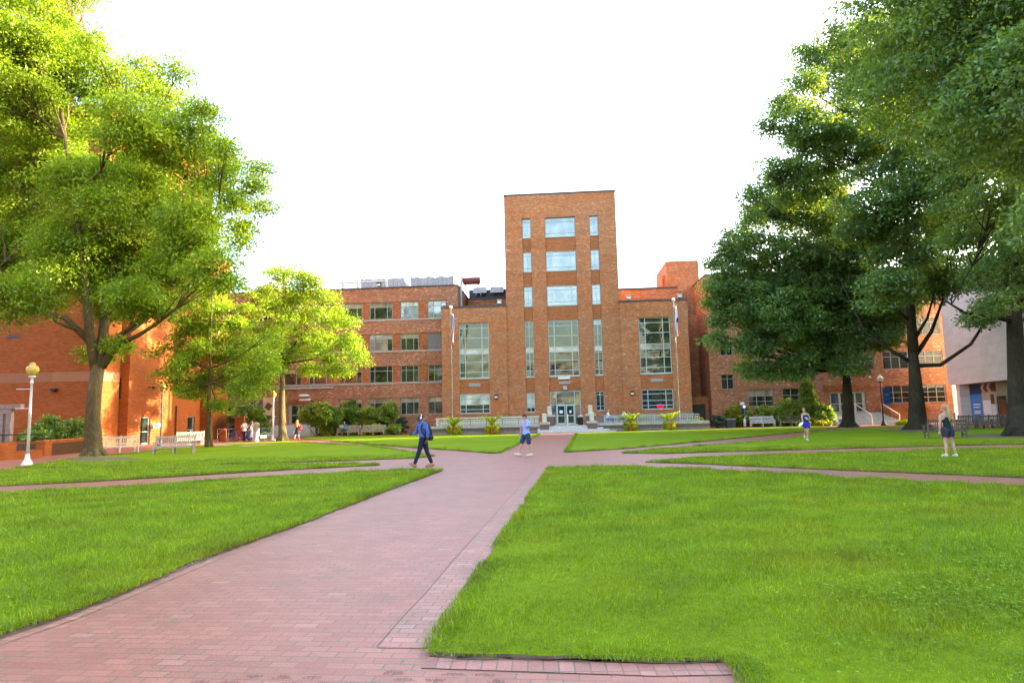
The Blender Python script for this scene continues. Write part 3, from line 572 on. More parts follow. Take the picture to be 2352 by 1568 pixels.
for pts in ([(.16, .02, 1.48), (.07, -.13, 1.49), (.0, -.165, 1.38), (.04, -.2, 1.2), (.16, -.16, 1.05), (.24, -.04, .99)], [(.1, .12, 1.47), (-.06, .1, 1.47), (-.13, -.0, 1.38), (-.1, .1, 1.2), (.1, .16, 1.06)]): m = MB(); m.tube(pts, .024, 8); m.build('strap', M['pack'], bpk, True)
# --- man rubbing his face
root = thing('person', 'man in light blue polo and navy shorts touching his face', 'person', (*gp(1208, 1048.0), 0.004), 0.0)
J = dict(head=(-.03, -.0, 1.605), face=(-.94, -.34, 0), neck=(.03, 0, 1.46), pelvis=(.03, 0, .92), shL=(.145, -.13, 1.385), shR=(-.1, .14, 1.385), elL=(.03, -.24, 1.2), wrL=(-.075, -.17, 1.40), haL=(-.135, -.1, 1.56), curlL=(0, 0, -1), elR=(-.17, .2, 1.15), wrR=(-.2, .17, .94), haR=(-.215, .16, .78), curlR=(-.3, -.8, 0),
  hipL=(.09, -.085, .88), hipR=(-.04, .085, .88), knL=(.14, -.08, .49), anL=(.225, -.07, .11), heelL=(.265, -.07, .035), toeL=(.02, -.1, .03), knR=(-.175, .07, .52), anR=(-.27, .07, .125), heelR=(-.235, .07, .035), toeR=(-.49, .04, .10))
P_, R_ = figure(root, J, M['skin_lt'], .009, .98, .22); eyes(root, P_)
sh = torso(J, 1, (.035, 0, .96), .012)
for q in 'LR': sh += [limb(J, 'sh'+q, 'el'+q, [.062, .062, .06], 0, .62)]
blob('polo_shirt', sh, .01, M['polo'], root); blob('collar', [('c', [P_(-.05, .0, -.125), P_(0, .05, -.16), P_(.05, .0, -.125)], [.024, .022, .024]), ('c', [P_(-.05, -.04, -.12), P_(.05, -.04, -.12)], [.03, .03])], .009, M['navy'], root)
tr = [('c', [(.1, -.085, .86), (.03, 0, .9), (-.05, .085, .86)], [.115, .125, .115])]
for q in 'LR': tr += [limb(J, 'hip'+q, 'kn'+q, [.112, .104, .098], 0, .78)]
blob('shorts', tr, .01, M['navy'], root); shoes(root, J, M['paleshoe'], M['coping']); blob('hair', [('e', P_(0, -.03, .05), (.08, .09, .08), R_), ('e', P_(0, .0, .07), (.078, .09, .06), R_), ('e', P_(0, -.055, .0), (.074, .055, .075), R_)], .009, M['hair_dk'], root)
# --- woman seen from behind
root = thing('person', 'blonde woman in black tank top and purple trimmed shorts seen from behind', 'person', (*gp(2183, 1052.0), LZ), 0.0)
J = dict(head=(-.05, .03, 1.60), face=(-.35, .93, 0), neck=(-.025, .0, 1.42), pelvis=(.0, 0, .9), shL=(-.2, .0, 1.345), shR=(.165, .0, 1.345), elL=(-.255, -.03, 1.07), wrL=(-.255, .02, .85), haL=(-.25, .03, .68), curlL=(.3, .8, 0), elR=(.225, .06, 1.08), wrR=(.13, .26, 1.02), haR=(.02, .33, 1.03), curlR=(-.3, -.6, -.5),
  hipL=(-.085, 0, .87), hipR=(.085, 0, .87), knL=(-.105, .02, .47), anL=(-.14, -.03, .09), heelL=(-.14, -.06, .035), toeL=(-.17, .17, .03), knR=(.125, .02, .47), anR=(.17, -.03, .09), heelR=(.17, -.06, .035), toeR=(.2, .17, .03))
P_, R_ = figure(root, J, M['skin_pk'], .009, .93); eyes(root, P_)
tp = [('c', [(-.015, 0, 1.24), (-.01, 0, 1.1), (0, 0, .95), (0, 0, .85)], [.112, .11, .12, .128]), ('c', [(-.09, .0, 1.2), (.065, .0, 1.2)], [.088, .088]), ('c', [(-.08, 0, .86), (.08, 0, .86)], [.112, .112]), ('c', [(-.1, .05, 1.22), (-.07, .0, 1.42)], [.024, .02]), ('c', [(.07, .05, 1.22), (.03, .0, 1.42)], [.024, .02])]
blob('tank_top', tp, .01, M['blacktop'], root); st_ = [('c', [(-.085, 0, .84), (0, 0, .87), (.085, 0, .84)], [.118, .125, .118])]+[limb(J, 'hip'+q, 'kn'+q, [.118, .11, .106], 0, .36) for q in 'LR']; so_ = blob('shorts', st_, .01, M['charcoal'], root)
tm_ = MB()
for q in 'LR':
    c_ = Vector(J['hip'+q]).lerp(Vector(J['kn'+q]), .56); tm_.tube([c_+Vector((math.cos(a*.3927)*.094, math.sin(a*.3927)*.094, .012*math.sin(a*.8))) for a in range(17)], .011, 6, False)
tm_.build('shorts_trim', M['purple'], so_, True)
blob('hair', [('e', P_(0, -.03, .03), (.088, .1, .1), R_), ('c', [P_(0, -.12, .06), P_(0, -.17, .0), V3(-.0, -.14, 1.45), V3(.005, -.15, 1.3), V3(.01, -.145, 1.2)], [.045, .05, .062, .058, .03])], .01, M['hair_bl'], root); shoes(root, J, M['paleshoe'], M['coping'])
# --- woman with the disc
root = thing('person', 'woman in navy tank top and royal blue shorts carrying a white disc', 'person', (*gp(1855, 1013.5), LZ), 0.0)
J = dict(head=(-.1, -.03, 1.60), face=(-.35, -.93, 0), neck=(-.06, 0, 1.43), pelvis=(.0, 0, .93), shL=(.105, -.01, 1.36), shR=(-.2, -.02, 1.345), elL=(.2, -.03, 1.13), wrL=(.04, -.18, 1.1), haL=(-.1, -.22, 1.09), curlL=(-.3, .5, -.3), elR=(-.23, -.08, 1.1), wrR=(-.24, -.17, 1.02), haR=(-.31, -.25, .92), curlR=(0, 0, -1),
  hipL=(.07, 0, .9), hipR=(-.075, 0, .9), knL=(.02, -.05, .47), anL=(.0, .0, .09), heelL=(.0, .05, .035), toeL=(-.04, -.18, .03), knR=(-.06, .02, .5), anR=(.02, .3, .28), heelR=(.03, .36, .3), toeR=(.0, .3, .1))
P_, R_ = figure(root, J, M['skin_pk'], .01, .93); eyes(root, P_)
blob('tank_top', [('c', [(-.05, -.01, 1.27), (-.03, 0, 1.12), (0, 0, .98)], [.115, .115, .125]), ('c', [(-.12, -.02, 1.24), (.04, -.02, 1.24)], [.09, .09]), ('c', [(-.14, -.06, 1.27), (-.11, -.0, 1.43)], [.028, .02]), ('c', [(.05, -.06, 1.27), (-.01, 0, 1.44)], [.028, .02])], .01, M['bluetop'], root)
m = MB(); m.box(-.13, .03, -.15, -.14, 1.13, 1.22); m.build('chest_print', M['polo'], root)
blob('shorts', [('c', [(-.075, 0, .9), (0, 0, .93), (.075, 0, .9)], [.118, .122, .118])]+[limb(J, 'hip'+q, 'kn'+q, [.116, .114, .112], 0, .4) for q in 'LR'], .01, M['royal'], root)
blob('hair', [('e', P_(0, -.03, .035), (.084, .096, .096), R_), ('c', [P_(0, -.11, .02), P_(0, -.15, -.1)], [.04, .025])], .01, M['hair_br'], root); shoes(root, J, M['paleshoe'], M['coping'])
dc = thing('flying_disc', 'white flying disc in the hand of the woman in royal blue shorts', 'disc', (root.location.x-.42, root.location.y-.28, root.location.z+.86), 0); m = MB(); m.lathe([(.02, .012), (.1, .012), (.128, .004), (.135, -.012), (.13, -.018), (.122, -.006), (.1, .006), (.02, .006)], n=24); d_ = m.build('plate', M['white'], dc, True); dc.rotation_euler = (math.radians(8), math.radians(-48), 0)
# --- woman with the red bag, seen from behind
def std(pose, face, s=1.0):
    J = dict(head=(0, .02, 1.56), face=face, neck=(0, 0, 1.39), pelvis=(0, 0, .9), shL=(-.165, 0, 1.31), shR=(.165, 0, 1.31), elL=(-.21, .0, 1.04), wrL=(-.22, .03, .82), haL=(-.22, .04, .66), elR=(.21, 0, 1.04), wrR=(.22, .03, .82), haR=(.22, .04, .66), hipL=(-.08, 0, .87), hipR=(.08, 0, .87), knL=(-.09, .0, .47), anL=(-.1, 0, .09), heelL=(-.1, -.05, .03), toeL=(-.11, .16, .03), knR=(.09, 0, .47), anR=(.1, 0, .09), heelR=(.1, -.05, .03), toeR=(.11, .16, .03))
    J.update(pose); return J
root = thing('person', 'woman with long ginger hair in a dark dress with a red bag', 'person', (*gp(682, 1011.5), 0), 0)
J = std(dict(knL=(-.1, -.04, .47), anL=(-.14, -.22, .13), heelL=(-.14, -.29, .14), toeL=(-.14, -.12, .03), knR=(.09, .12, .48), anR=(.11, .16, .09), heelR=(.11, .1, .03), toeR=(.12, .31, .03), elL=(-.25, -.03, 1.05), wrL=(-.27, .0, .84), haL=(-.27, .02, .7)), (.1, .99, 0)); P_, R_ = figure(root, J, M['skin_pk'], .013, .92)
blob('dress', [('c', [(0, 0, 1.25), (0, 0, 1.05), (0, 0, .85), (0, 0, .62)], [.12, .118, .14, .15]), ('c', [(-.1, 0, 1.2), (.1, 0, 1.2)], [.09, .09]), ('c', [(-.07, 0, .62), (.07, 0, .62)], [.13, .13]), ('c', [(-.1, 0, 1.25), (-.09, 0, 1.36)], [.03, .03]), ('c', [(.1, 0, 1.25), (.09, 0, 1.36)], [.03, .03])], .014, M['charcoal'], root)
blob('hair', [('e', P_(0, -.03, .03), (.095, .105, .105), R_), ('c', [P_(0, -.08, 0), V3(0, -.1, 1.35), V3(0, -.13, 1.2), V3(0, -.13, 1.12)], [.1, .125, .13, .08]), ('c', [V3(-.06, -.1, 1.36), V3(.06, -.1, 1.36)], [.1, .1])], .014, M['hair_gi'], root); shoes(root, J, M['redflag'], M['black'], .012)
bg_ = thing('shoulder_bag', 'red shoulder bag carried by the ginger haired woman', 'bag', root.location, 0); blob('bag', [('c', [(.3, .0, 1.12), (.3, .02, .98), (.3, .0, .92)], [.09, .1, .09]), ('c', [(.3, -.13, .95), (.3, .13, .95)], [.07, .07])], .014, M['redbag'], bg_); m = MB(); m.tube([(.3, -.1, 1.1), (.19, -.03, 1.37), (.2, .04, 1.37), (.3, .12, 1.1)], .014, 6); m.build('strap', M['redbag'], bg_)
pb_ = thing('paper_cup', 'white paper cup in the left hand of the ginger haired woman', 'cup', (root.location.x-.29, root.location.y+.0, .62), 0); m = MB(); m.lathe([(.03, 0), (.042, .13), (.04, .13)], n=12); m.build('cup', M['white'], pb_); m = MB(); m.lathe([(.045, .13), (.045, .145), (.035, .155)], n=12); m.build('lid', M['white'], pb_)
# --- two people by the bicycles
root = thing('person', 'person in white shirt and dark trousers reading a sheet by the bicycles', 'person', (*at(560, 1012, 54.0)[:2], 0), 0)
J = std(dict(face=(.75, -.66, 0), head=(-.02, -.02, 1.6), elL=(-.2, -.1, 1.12), wrL=(.02, -.24, 1.25), haL=(.14, -.28, 1.33), elR=(.25, -.1, 1.12), wrR=(.22, -.28, 1.27), haR=(.2, -.3, 1.37), anL=(-.02, .02, .09), heelL=(-.02, .08, .03), toeL=(.04, -.14, .03), knL=(-.03, -.02, .48), anR=(.1, .0, .09), heelR=(.08, .06, .03), toeR=(.16, -.15, .03)), (.75, -.66, 0)); P_, R_ = figure(root, J, M['skin_md'], .013, .96)
blob('shirt', torso(J, 1, (0, 0, .93), .012)+[limb(J, 'sh'+q, 'el'+q, [.075, .07, .066], 0, .7) for q in 'LR'], .014, M['whitetop'], root); blob('trousers', [('c', [(-.08, 0, .86), (0, 0, .9), (.08, 0, .86)], [.11, .118, .11])]+[limb(J, 'hip'+q, 'kn'+q, [.1, .088, .072]) for q in 'LR']+[limb(J, 'kn'+q, 'an'+q, [.07, .062, .055], 0, .95) for q in 'LR'], .014, M['jeans'], root); blob('hair', [('e', P_(0, -.03, .04), (.085, .098, .095), R_)], .013, M['hair_dk'], root); shoes(root, J, M['black'], M['black'], .012)
sp = thing('paper_sheet', 'white sheet held up by the person at the bicycles', 'paper', (root.location.x+.2, root.location.y-.36, 1.2), .5); m = MB(); m.box(-.17, .17, -.006, .006, 0, .3); m.box(-.17, .17, -.012, -.006, .02, .04); m.build('sheet', M['white'], sp)
root = thing('person', 'woman with long brown hair and slate blue skirt beside the tall bollard', 'person', (*at(576, 1013, 54.2)[:2], 0), 0)
J = std(dict(elR=(.23, -.02, 1.08), wrR=(.2, -.12, .9), haR=(.15, -.2, .8), anL=(-.14, -.02, .09), heelL=(-.12, .04, .03), toeL=(-.24, -.1, .03), face=(-.9, -.3, 0)), (-.9, -.3, 0)); P_, R_ = figure(root, J, M['skin_pk'], .013, .93)
blob('blouse', torso(J, 1, (0, 0, .93), 0)+[limb(J, 'sh'+q, 'el'+q, [.07, .066, .062], 0, .3) for q in 'LR'], .014, M['whitetop'], root); blob('skirt', [('c', [(0, 0, .97), (-.03, 0, .75), (-.07, 0, .5), (-.1, 0, .3)], [.12, .15, .18, .2]), ('c', [(-.22, .0, .28), (.08, 0, .28)], [.13, .13])], .014, M['skirt'], root); blob('hair', [('e', P_(0, -.03, .03), (.092, .104, .104), R_), ('c', [P_(0, -.08, 0), V3(.02, .0, 1.36), V3(-.08, -.08, 1.2), V3(-.1, -.09, 1.05)], [.095, .11, .1, .06])], .013, M['hair_br'], root); shoes(root, J, M['tanshoe'], M['black'], .012)
# --- seated people
def seated(lab, pos, rz, top, bottom, hair, skin, extra=None):
    root = thing('person', lab, 'person', pos, rz); J = std(dict(head=(0, -.05, 1.27), face=(.2, -.95, -.2), neck=(0, .02, 1.09), pelvis=(0, .08, .55), shL=(-.17, .02, 1.0), shR=(.17, .02, 1.0), elL=(-.2, -.1, .76), wrL=(-.08, -.3, .78), haL=(-.04, -.4, .82), elR=(.2, -.1, .76), wrR=(.08, -.3, .76), haR=(.06, -.4, .8), hipL=(-.09, .06, .53), hipR=(.09, .06, .53), knL=(-.1, -.4, .52), knR=(.06, -.38, .6), anL=(-.12, -.4, .09), heelL=(-.12, -.36, .03), toeL=(-.13, -.58, .03), anR=(-.06, -.5, .3), heelR=(-.04, -.46, .25), toeR=(-.14, -.64, .2)), (.2, -.95, 0)); P_, R_ = figure(root, J, skin, .014, .95, .15)
    blob('shirt', torso(J, 1, (0, .06, .6), .01)+[limb(J, 'sh'+q, 'el'+q, [.074, .068, .062], 0, .8) for q in 'LR'], .015, top, root); blob('trousers', [('c', [(-.09, .06, .54), (.09, .06, .54)], [.12, .12])]+[limb(J, 'hip'+q, 'kn'+q, [.1, .09, .075]) for q in 'LR']+[limb(J, 'kn'+q, 'an'+q, [.07, .064, .055], 0, .9) for q in 'LR'], .015, bottom, root); blob('hair', [('e', P_(0, -.03, .04), (.084, .096, .09), R_)], .014, hair, root); shoes(root, J, M['tanshoe'], M['black'], .013); return root
bx_, by_ = at(791.5, 1000, 64.0)[:2]
seated('man in teal shirt sitting cross legged on the brown bench', (bx_, by_-.03, LZ), TH, M['tealshirt'], M['charcoal'], M['hair_br'], M['skin_lt'])
sp = thing('newspaper', 'white papers in the lap of the man on the bench', 'paper', (bx_-.12, by_-.5, LZ+.78), -.2); m = MB(); m.box(-.2, .18, -.01, .01, 0, .3); m.box(-.2, -.02, -.016, -.01, .03, .27); m.build('sheet', M['white'], sp); sp.rotation_euler = (.5, 0, -.3)
def cafe_set(u, v):
    p = W(u, v, .57); root = thing('cafe_table', 'small metal table between the two people seated on the terrace', 'table', p, 0); m = MB(); m.lathe([(.4, .7), (.42, .71), (.42, .735), (.4, .74)], n=18); m.build('tabletop', M['greymetal'], root); m = MB(); m.tube([(0, 0, .02), (0, 0, .7)], .03, 8); m.lathe([(.22, 0), (.22, .03), (.05, .05)], n=12); m.build('pedestal', M['greymetal'], root)
cafe_set(4.55, -3.3)
for u, rz, a, b, h, sk, lab in ((3.85, 1.2, 'whitetop', 'royal', 'hair_bl', 'skin_pk', 'pale clothed person seated at the left side of the terrace table'), (5.3, -1.2, 'whitetop', 'skirt', 'hair_br', 'skin_lt', 'tanned person seated at the right side of the terrace table')):
    p = W(u, -3.2, .57); seated(lab, p, rz+TH, M[a], M[b], M[h], M[sk]); c = thing('cafe_chair', 'metal chair under the '+('left' if u < 4.5 else 'right')+' seated person on the terrace', 'chair', p, rz+TH, 'terrace chairs'); m = MB(); m.box(-.22, .22, -.2, .25, .40, .43); m.build('seat', M['greymetal'], c); m = MB(); m.tube([(-.21, .24, .42), (-.22, .3, .85), (.22, .3, .85), (.21, .24, .42)], .018, 6); m.build('backrest', M['greymetal'], c)
    for sx in (-.2, .2):
        for sy in (-.18, .23): m = MB(); m.tube([(sx, sy, .4), (sx*1.1, sy*1.1, 0)], .016, 6); m.build('leg', M['greymetal'], c)
print('objects', len(bpy.data.objects))
# ------------------------------------------------------------------ windows and walls of the main building
def splits(a, b, fr):
    s = sum(fr); out = [a]; 
    for f in fr: out.append(out[-1]+(b-a)*f/s)
    return out
def window(par, x0, x1, z0, z1, y, cols, rows, fm, gm, fw=0.06, blinds=None, bm=None, sill=True, extra=None, name='window'):
    xs = splits(x0, x1, cols); zs = splits(z1, z0, rows)      # rows listed from the top
    f = MB(); t = 0.09; e = fw
    f.box(x0, x0+e, y, y+t, z0, z1); f.box(x1-e, x1, y, y+t, z0, z1); f.box(x0+e, x1-e, y, y+t, z0, z0+e); f.box(x0+e, x1-e, y, y+t, z1-e, z1)
    for x in xs[1:-1]: f.box(x-e/2, x+e/2, y+.003, y+t, z0+e, z1-e)
    for z in zs[1:-1]: f.box(x0+e, x1-e, y+.008, y+t-.004, z-e*.45, z+e*.45)
    if sill: f.box(x0-.06, x1+.06, y-.09, y+t, z0-.09, z0-.002)
    wo_ = f.build(name, fm, par)
    pg = MB(); bl = set(blinds or []); pbs = [MB()]
    for j in range(len(zs)-1):
        if not any(q[1] == j for q in bl): pbs.append(MB())
        for i in range(len(xs)-1):
            pb = pbs[-1]; r = (pb if ((i, j) in bl or (-1, j) in bl) else pg); yy = y+.055+(0.004 if r is pb else 0)
            r.quad((xs[i], yy, zs[j+1]), (xs[i+1], yy, zs[j+1]), (xs[i+1], yy, zs[j]), (xs[i], yy, zs[j]))
    if pg.f: pg.build('pane', gm, wo_)
    for grp in pbs:
        if grp.f: grp.build('blind', bm or M['blind'], wo_)
    return wo_
def ribs(par, x0, x1, z0, z1, y, mat, step=0.145):
    m = MB(); m.quad((x0, y+.05, z0), (x1, y+.05, z0), (x1, y+.05, z1), (x0, y+.05, z1)); z = z0+.03
    while z+step*.55 < z1: m.box(x0, x1, y, y+.045, z, z+step*.55); z += step
    return m.build('spandrel_panel', mat, par)
def vent(par, x0, x1, z0, z1, y):
    m = MB(); m.box(x0, x1, y, y+.05, z0, z1); m.build('wall_vent', M['louvre'], par)
B = thing('brick_building', 'long orange brown brick building with a tall central tower and two wings', 'building', (P0[0], P0[1], 0), TH)
# central tower
def louver(par, x0, x1, z0, z1, y, st=.11):
    m = MB(); z = z0; m.box(x0, x1, y+.08, y+.1, z0, z1)
    while z < z1-.03: m.add([(x0, y+.07, z), (x1, y+.07, z), (x1, y, z-.0+.02), (x0, y, z+.02), (x0, y+.07, z+.085), (x1, y+.07, z+.085), (x1, y+.01, z+.03), (x0, y+.01, z+.03)], [(0, 1, 2, 3), (3, 2, 6, 7), (7, 6, 5, 4)]); z += st
    f = .05; m.box(x0-f, x0, y-.01, y+.1, z0-f, z1+f); m.box(x1, x1+f, y-.01, y+.1, z0-f, z1+f); m.box(x0, x1, y-.012, y+.1, z0-f, z0); m.box(x0, x1, y-.012, y+.1, z1, z1+f)
    return m.build('louvre', M['louvre'], par)
TW, TZ = 5.6, 23.75
ch = [(-1.51, 1.51, 0.57, 21.32)]; nh = [(-3.81, -2.95, 1.88, 21.32), (2.95, 3.81, 1.88, 21.32)]
t = MB(); t.wall(-TW, TW, 0, TZ, ch+nh, 0, .3)
t.quad((-TW, 11, 0), (-TW, 0, 0), (-TW, 0, TZ), (-TW, 11, TZ)); t.quad((TW, 0, 0), (TW, 11, 0), (TW, 11, TZ), (TW, 0, TZ)); t.quad((TW, 11, 0), (-TW, 11, 0), (-TW, 11, TZ), (TW, 11, TZ))
for a, b, e, f in ch+nh: t.quad((a, .3, e), (b, .3, e), (b, .3, f), (a, .3, f))
t.build('tower_wall', M['brick'], B)
r = MB(); r.box(-TW-.05, TW+.05, -.05, 11.05, TZ, TZ+.14); r.build('tower_roof', M['roof'], B)
def cwin(z0, z1, kind):
    if kind == 'c': window(B, -1.49, 1.49, z0, z1, .16, [.17, .65, .18], [.2, .62, .18], M['alu'], M['glass_hi'], .055)
    else:
        for x0, x1 in ((-3.79, -2.97), (2.97, 3.79)): window(B, x0, x1, z0, z1, .16, [.5, .5], [.18, .67, .15], M['alu'], M['glass_hi'], .05)
RB = [.095, .18, .2, .09, .15, .18, .105]
for z0, z1 in ((19.38, 21.3), (15.9, 17.85), (12.4, 14.33)): cwin(z0, z1, 'c'); cwin(z0, z1, 'n')
window(B, -1.49, 1.49, 5.36, 10.83, .16, [.2, .58, .22], RB, M['alu'], M['glass_big'], .075, blinds=[(-1, 3)], bm=M['blind2'])
for i, (x0, x1) in enumerate(((-3.79, -2.97), (2.97, 3.79))):
    window(B, x0, x1, 5.36, 10.83, .16, [.5, .5], RB, M['alu'], M['glass_big'], .06, blinds=[(-1, 3)] if i == 0 else [(-1, 0), (-1, 3)], bm=M['blind2'])
    window(B, x0, x1, 1.9, 3.75, .16, [.5, .5], [.17, .6, .23], M['alu'], M['glass'], .055, blinds=[(-1, 0), (-1, 1)] if i == 0 else None, bm=M['blind'])
for x0, x1 in ((-1.5, 1.5), (-3.8, -2.96), (2.96, 3.8)):
    for z0, z1 in ((17.87, 19.29), (14.35, 15.81), (10.85, 12.31), (3.9 if x1 == 1.5 else 3.77, 5.27)): ribs(B, x0, x1, z0, z1, .12, M['brick_span'])
# entrance inside the middle bay
E0 = window(B, -1.49, 1.49, 0.58, 3.86, .16, [.2, .6, .2], [.4, .6], M['alu'], M['lobbydk'], .07, blinds=[(-1, 0)], bm=M['lobby'], sill=False, name='entrance_glazing')  # top row shows the painted lobby glow, built through the blind slot
for sx in (-1, 1):
    x0, x1 = (sx*.86, sx*.03) if sx < 0 else (.03, .86); m = MB(); z0, z1 = .59, 2.52; e = .1
    m.box(x0, x0+e, .1, .16, z0, z1); m.box(x1-e, x1, .1, .16, z0, z1); m.box(x0+e, x1-e, .1, .16, z0, z0+.2); m.box(x0+e, x1-e, .1, .16, z1-e, z1); m.box(x0+e, x1-e, .098, .15, 1.45, 1.53)
    d = m.build('door', M['alu'], B)
    m = MB(); m.quad((x0+e, .13, z0+.2), (x1-e, .13, z0+.2), (x1-e, .13, z1-e), (x0+e, .13, z1-e)); m.build('pane', M['glass'], d)
    m = MB(); hx = -.1 if sx < 0 else .1; m.tube([(hx, .04, 1.25), (hx, .04, 1.75)], .02, 6); m.build('handle', M['greymetal'], d)
    m = MB(); cx = (x0+x1)/2
    (m.box(cx-.16, cx+.16, .115, .12, 1.72, 2.0) if sx < 0 else m.prism([(cx+.14*math.cos(a*.785)*(1 if a % 2 else .8), 0+.14*math.sin(a*.785)) for a in range(8)], 0, .004))
    if sx > 0: m.v = [(v[0], .12-v[2], 1.86+v[1]) for v in m.v]
    m.build('door_notice', M['white'], d)
m = MB(); m.box(-.65, .53, -.02, .13, 5.05, 5.24); sg = m.build('name_sign', M['white'], B)
def text_obj(body, size, mat, par, mtx, name='lettering'):
    vs_, fs_ = text_mesh(body, size); m_ = MB(); m_.add([mtx @ Vector(v) for v in vs_], fs_); return m_.build(name, mat, par)
FR = Matrix(((1, 0, 0, 0), (0, 0, -1, 0), (0, 1, 0, 0), (0, 0, 0, 1)))      # writing that faces -y
m = MB(); m.box(-.6, .56, .06, .14, 4.55, 4.8); m.build('wall_vent', M['louvre'], B)
m = MB(); m.box(-.2, .2, -.14, .1, 4.02, 4.38); m.box(-.15, .15, -.1, .0, 3.97, 4.02); m.build('entrance_light', M['greymetal'], B)
# side wings of the tower block
for s in (-1, 1):
    a, b = (-12.1, -5.6) if s < 0 else (5.6, 12.1); pj = -.18
    h0, h1 = (-10.38, -7.37) if s < 0 else (7.34, 10.4); SZ = 12.42
    t = MB(); t.wall(a, b, 0, SZ, [(h0, h1, 1.88, 10.86)], pj, .3)
    t.quad((h0, pj+.3, 1.88), (h1, pj+.3, 1.88), (h1, pj+.3, 10.86), (h0, pj+.3, 10.86))
    for x, fl in ((a, 0), (b, 1)):
        q = [(x, 7, 0), (x, pj, 0), (x, pj, SZ), (x, 7, SZ)]; t.quad(*(q[::-1] if fl else q))
    t.build('side_block', M['brick'], B)
    r = MB(); r.box(a-.06, b+.06, pj-.06, 7, SZ, SZ+.16); r.build('block_roof', M['roof'], B)
    window(B, h0+.02, h1-.02, 5.36, 10.84, pj+.15, [.2, .57, .23], RB, M['alu'], M['glass_big'], .075, blinds=[(-1, 3)], bm=M['blind2'])
    window(B, h0+.02, h1-.02, 1.9, 3.8, pj+.15, [.2, .57, .23], [.22, .33, .25, .2], M['alu'], M['glass'], .07, blinds=[(-1, 0), (-1, 1)] if s < 0 else None)
    ribs(B, h0+.01, h1-.01, 3.82, 5.27, pj+.11, M['brick_span'])
    vent(B, (h0+h1)/2-.6, (h0+h1)/2+.6, 4.55, 4.85, pj+.09)
    xl = -6.75 if s < 0 else 6.45; m = MB(); m.box(xl-.2, xl+.2, pj-.22, pj, 3.6, 3.66); m.box(xl-.19, xl+.19, pj-.2, pj, 3.36, 3.6); m.box(xl-.19, xl+.19, pj-.2, pj-.02, 3.28, 3.36); wl = m.build('wall_light', M['black'], B)
    m = MB(); m.box(xl-.15, xl+.15, pj-.215, pj-.2, 3.36, 3.52); m.build('lens', M['frost'], wl)
# lit neon shape behind the right ground window
nm = emit('red_neon', (1.0, .01, .03), .14); nb = emit('blue_neon', (.08, .08, 1.0), .16)
m = MB(); m.tube([(9.1+.28*math.cos(q*.5236), .02, 2.16+.1*math.sin(q*.5236)) for q in range(13)], .06, 6); m.box(8.95, 9.25, .0, .03, 2.1, 2.22); ne = m.build('neon_sign', nm, B)
m = MB(); m.tube([(9.1+.3*math.cos(.4+q*.46), .01, 2.27+.06*math.sin(.4+q*.46)) for q in range(6)], .03, 6); m.build('neon_border', nb, ne)
# left wing
D = 2.5; LX0, LX1, LZT = -52.0, -10.85, 15.2
cols = [(-14.05, -12.06), (-16.93, -15.0)]+[(-20.23-3.24*i, -17.76-3.24*i) for i in range(10)]
rows = [(1.95, 3.7), (5.27, 7.0), (8.58, 10.35), (11.9, 13.73)]
ENT = (-28.8, -25.45, 1.14, 3.25)
holes = []
for ri, (z0, z1) in enumerate(rows):
    if ri == 0:
        holes += [(c0, c1, z0, z1) for c0, c1 in cols if not (c1 > -29.6 and c0 < -24.2)]; holes.append(ENT)
    else: holes.append((cols[-1][0]-.02, -12.0, z0, z1))
t = MB(); t.wall(LX0, LX1, 0, LZT, holes, D, .22)
t.quad((LX1, D, 0), (LX1, D+14, 0), (LX1, D+14, LZT), (LX1, D, LZT)); t.quad((LX0, D+14, 0), (LX0, D, 0), (LX0, D, LZT), (LX0, D+14, LZT))
for a, b, e, f in holes: t.quad((a, D+.22, e), (b, D+.22, e), (b, D+.22, f), (a, D+.22, f))
t.build('wing_wall', M['brick_wing'], B)
r = MB(); r.box(LX0, LX1+.06, D-.06, D+14, LZT, LZT+.14); r.build('wing_roof', M['roof'], B)
for ri, (z0, z1) in enumerate(rows):
    if ri:
        m = MB(); m.box(cols[-1][0], -11.9, D-.05, D+.06, z0-.16, z0-.012); m.build('sill_band', M['sill'], B)
        sc_ = sorted(cols)
        for i in range(len(sc_)-1): p = MB(); p.box(sc_[i][1], sc_[i+1][0], D+.05, D+.2, z0-.01, z1); p.build('brick_pier', M['brick_pier'], B)
    for ci, (c0, c1) in enumerate(cols):
        if ri == 0 and c1 > -29.6 and c0 < -24.2: continue
        if ci == 0 and ri == 2: louver(B, c0+.05, c1, z0+.05, z1-.05, D+.1); continue
        bl, bm = [], M['blind2']; gm = M['glass']
        bl = [(-1, 0)]
        if ri == 3 and ci in (0, 1): bm = M['blind']; gm = M['glass_hi']
        if ri == 2 and ci == 2: bl += [(1, 1), (0, 1)]; 
        if ri == 0 and ci in (2, 3): bl += [(1, 0)]
        if ri == 1 and ci <= 2: bl = []
        if ri == 0 and ci >= 6: bl += [(1, 0)]
        cc = [.34, .66] if (ci == 0 and ri < 3) else ([.3, .41, .29] if ci <= 1 else [.22, .55, .23])
        window(B, c0+.015, c1-.015, z0, z1, D+.1, cc, [.29, .71] if ri else [.28, .72], M['alu2'], gm, .065, bl, bm, sill=(ri == 0))
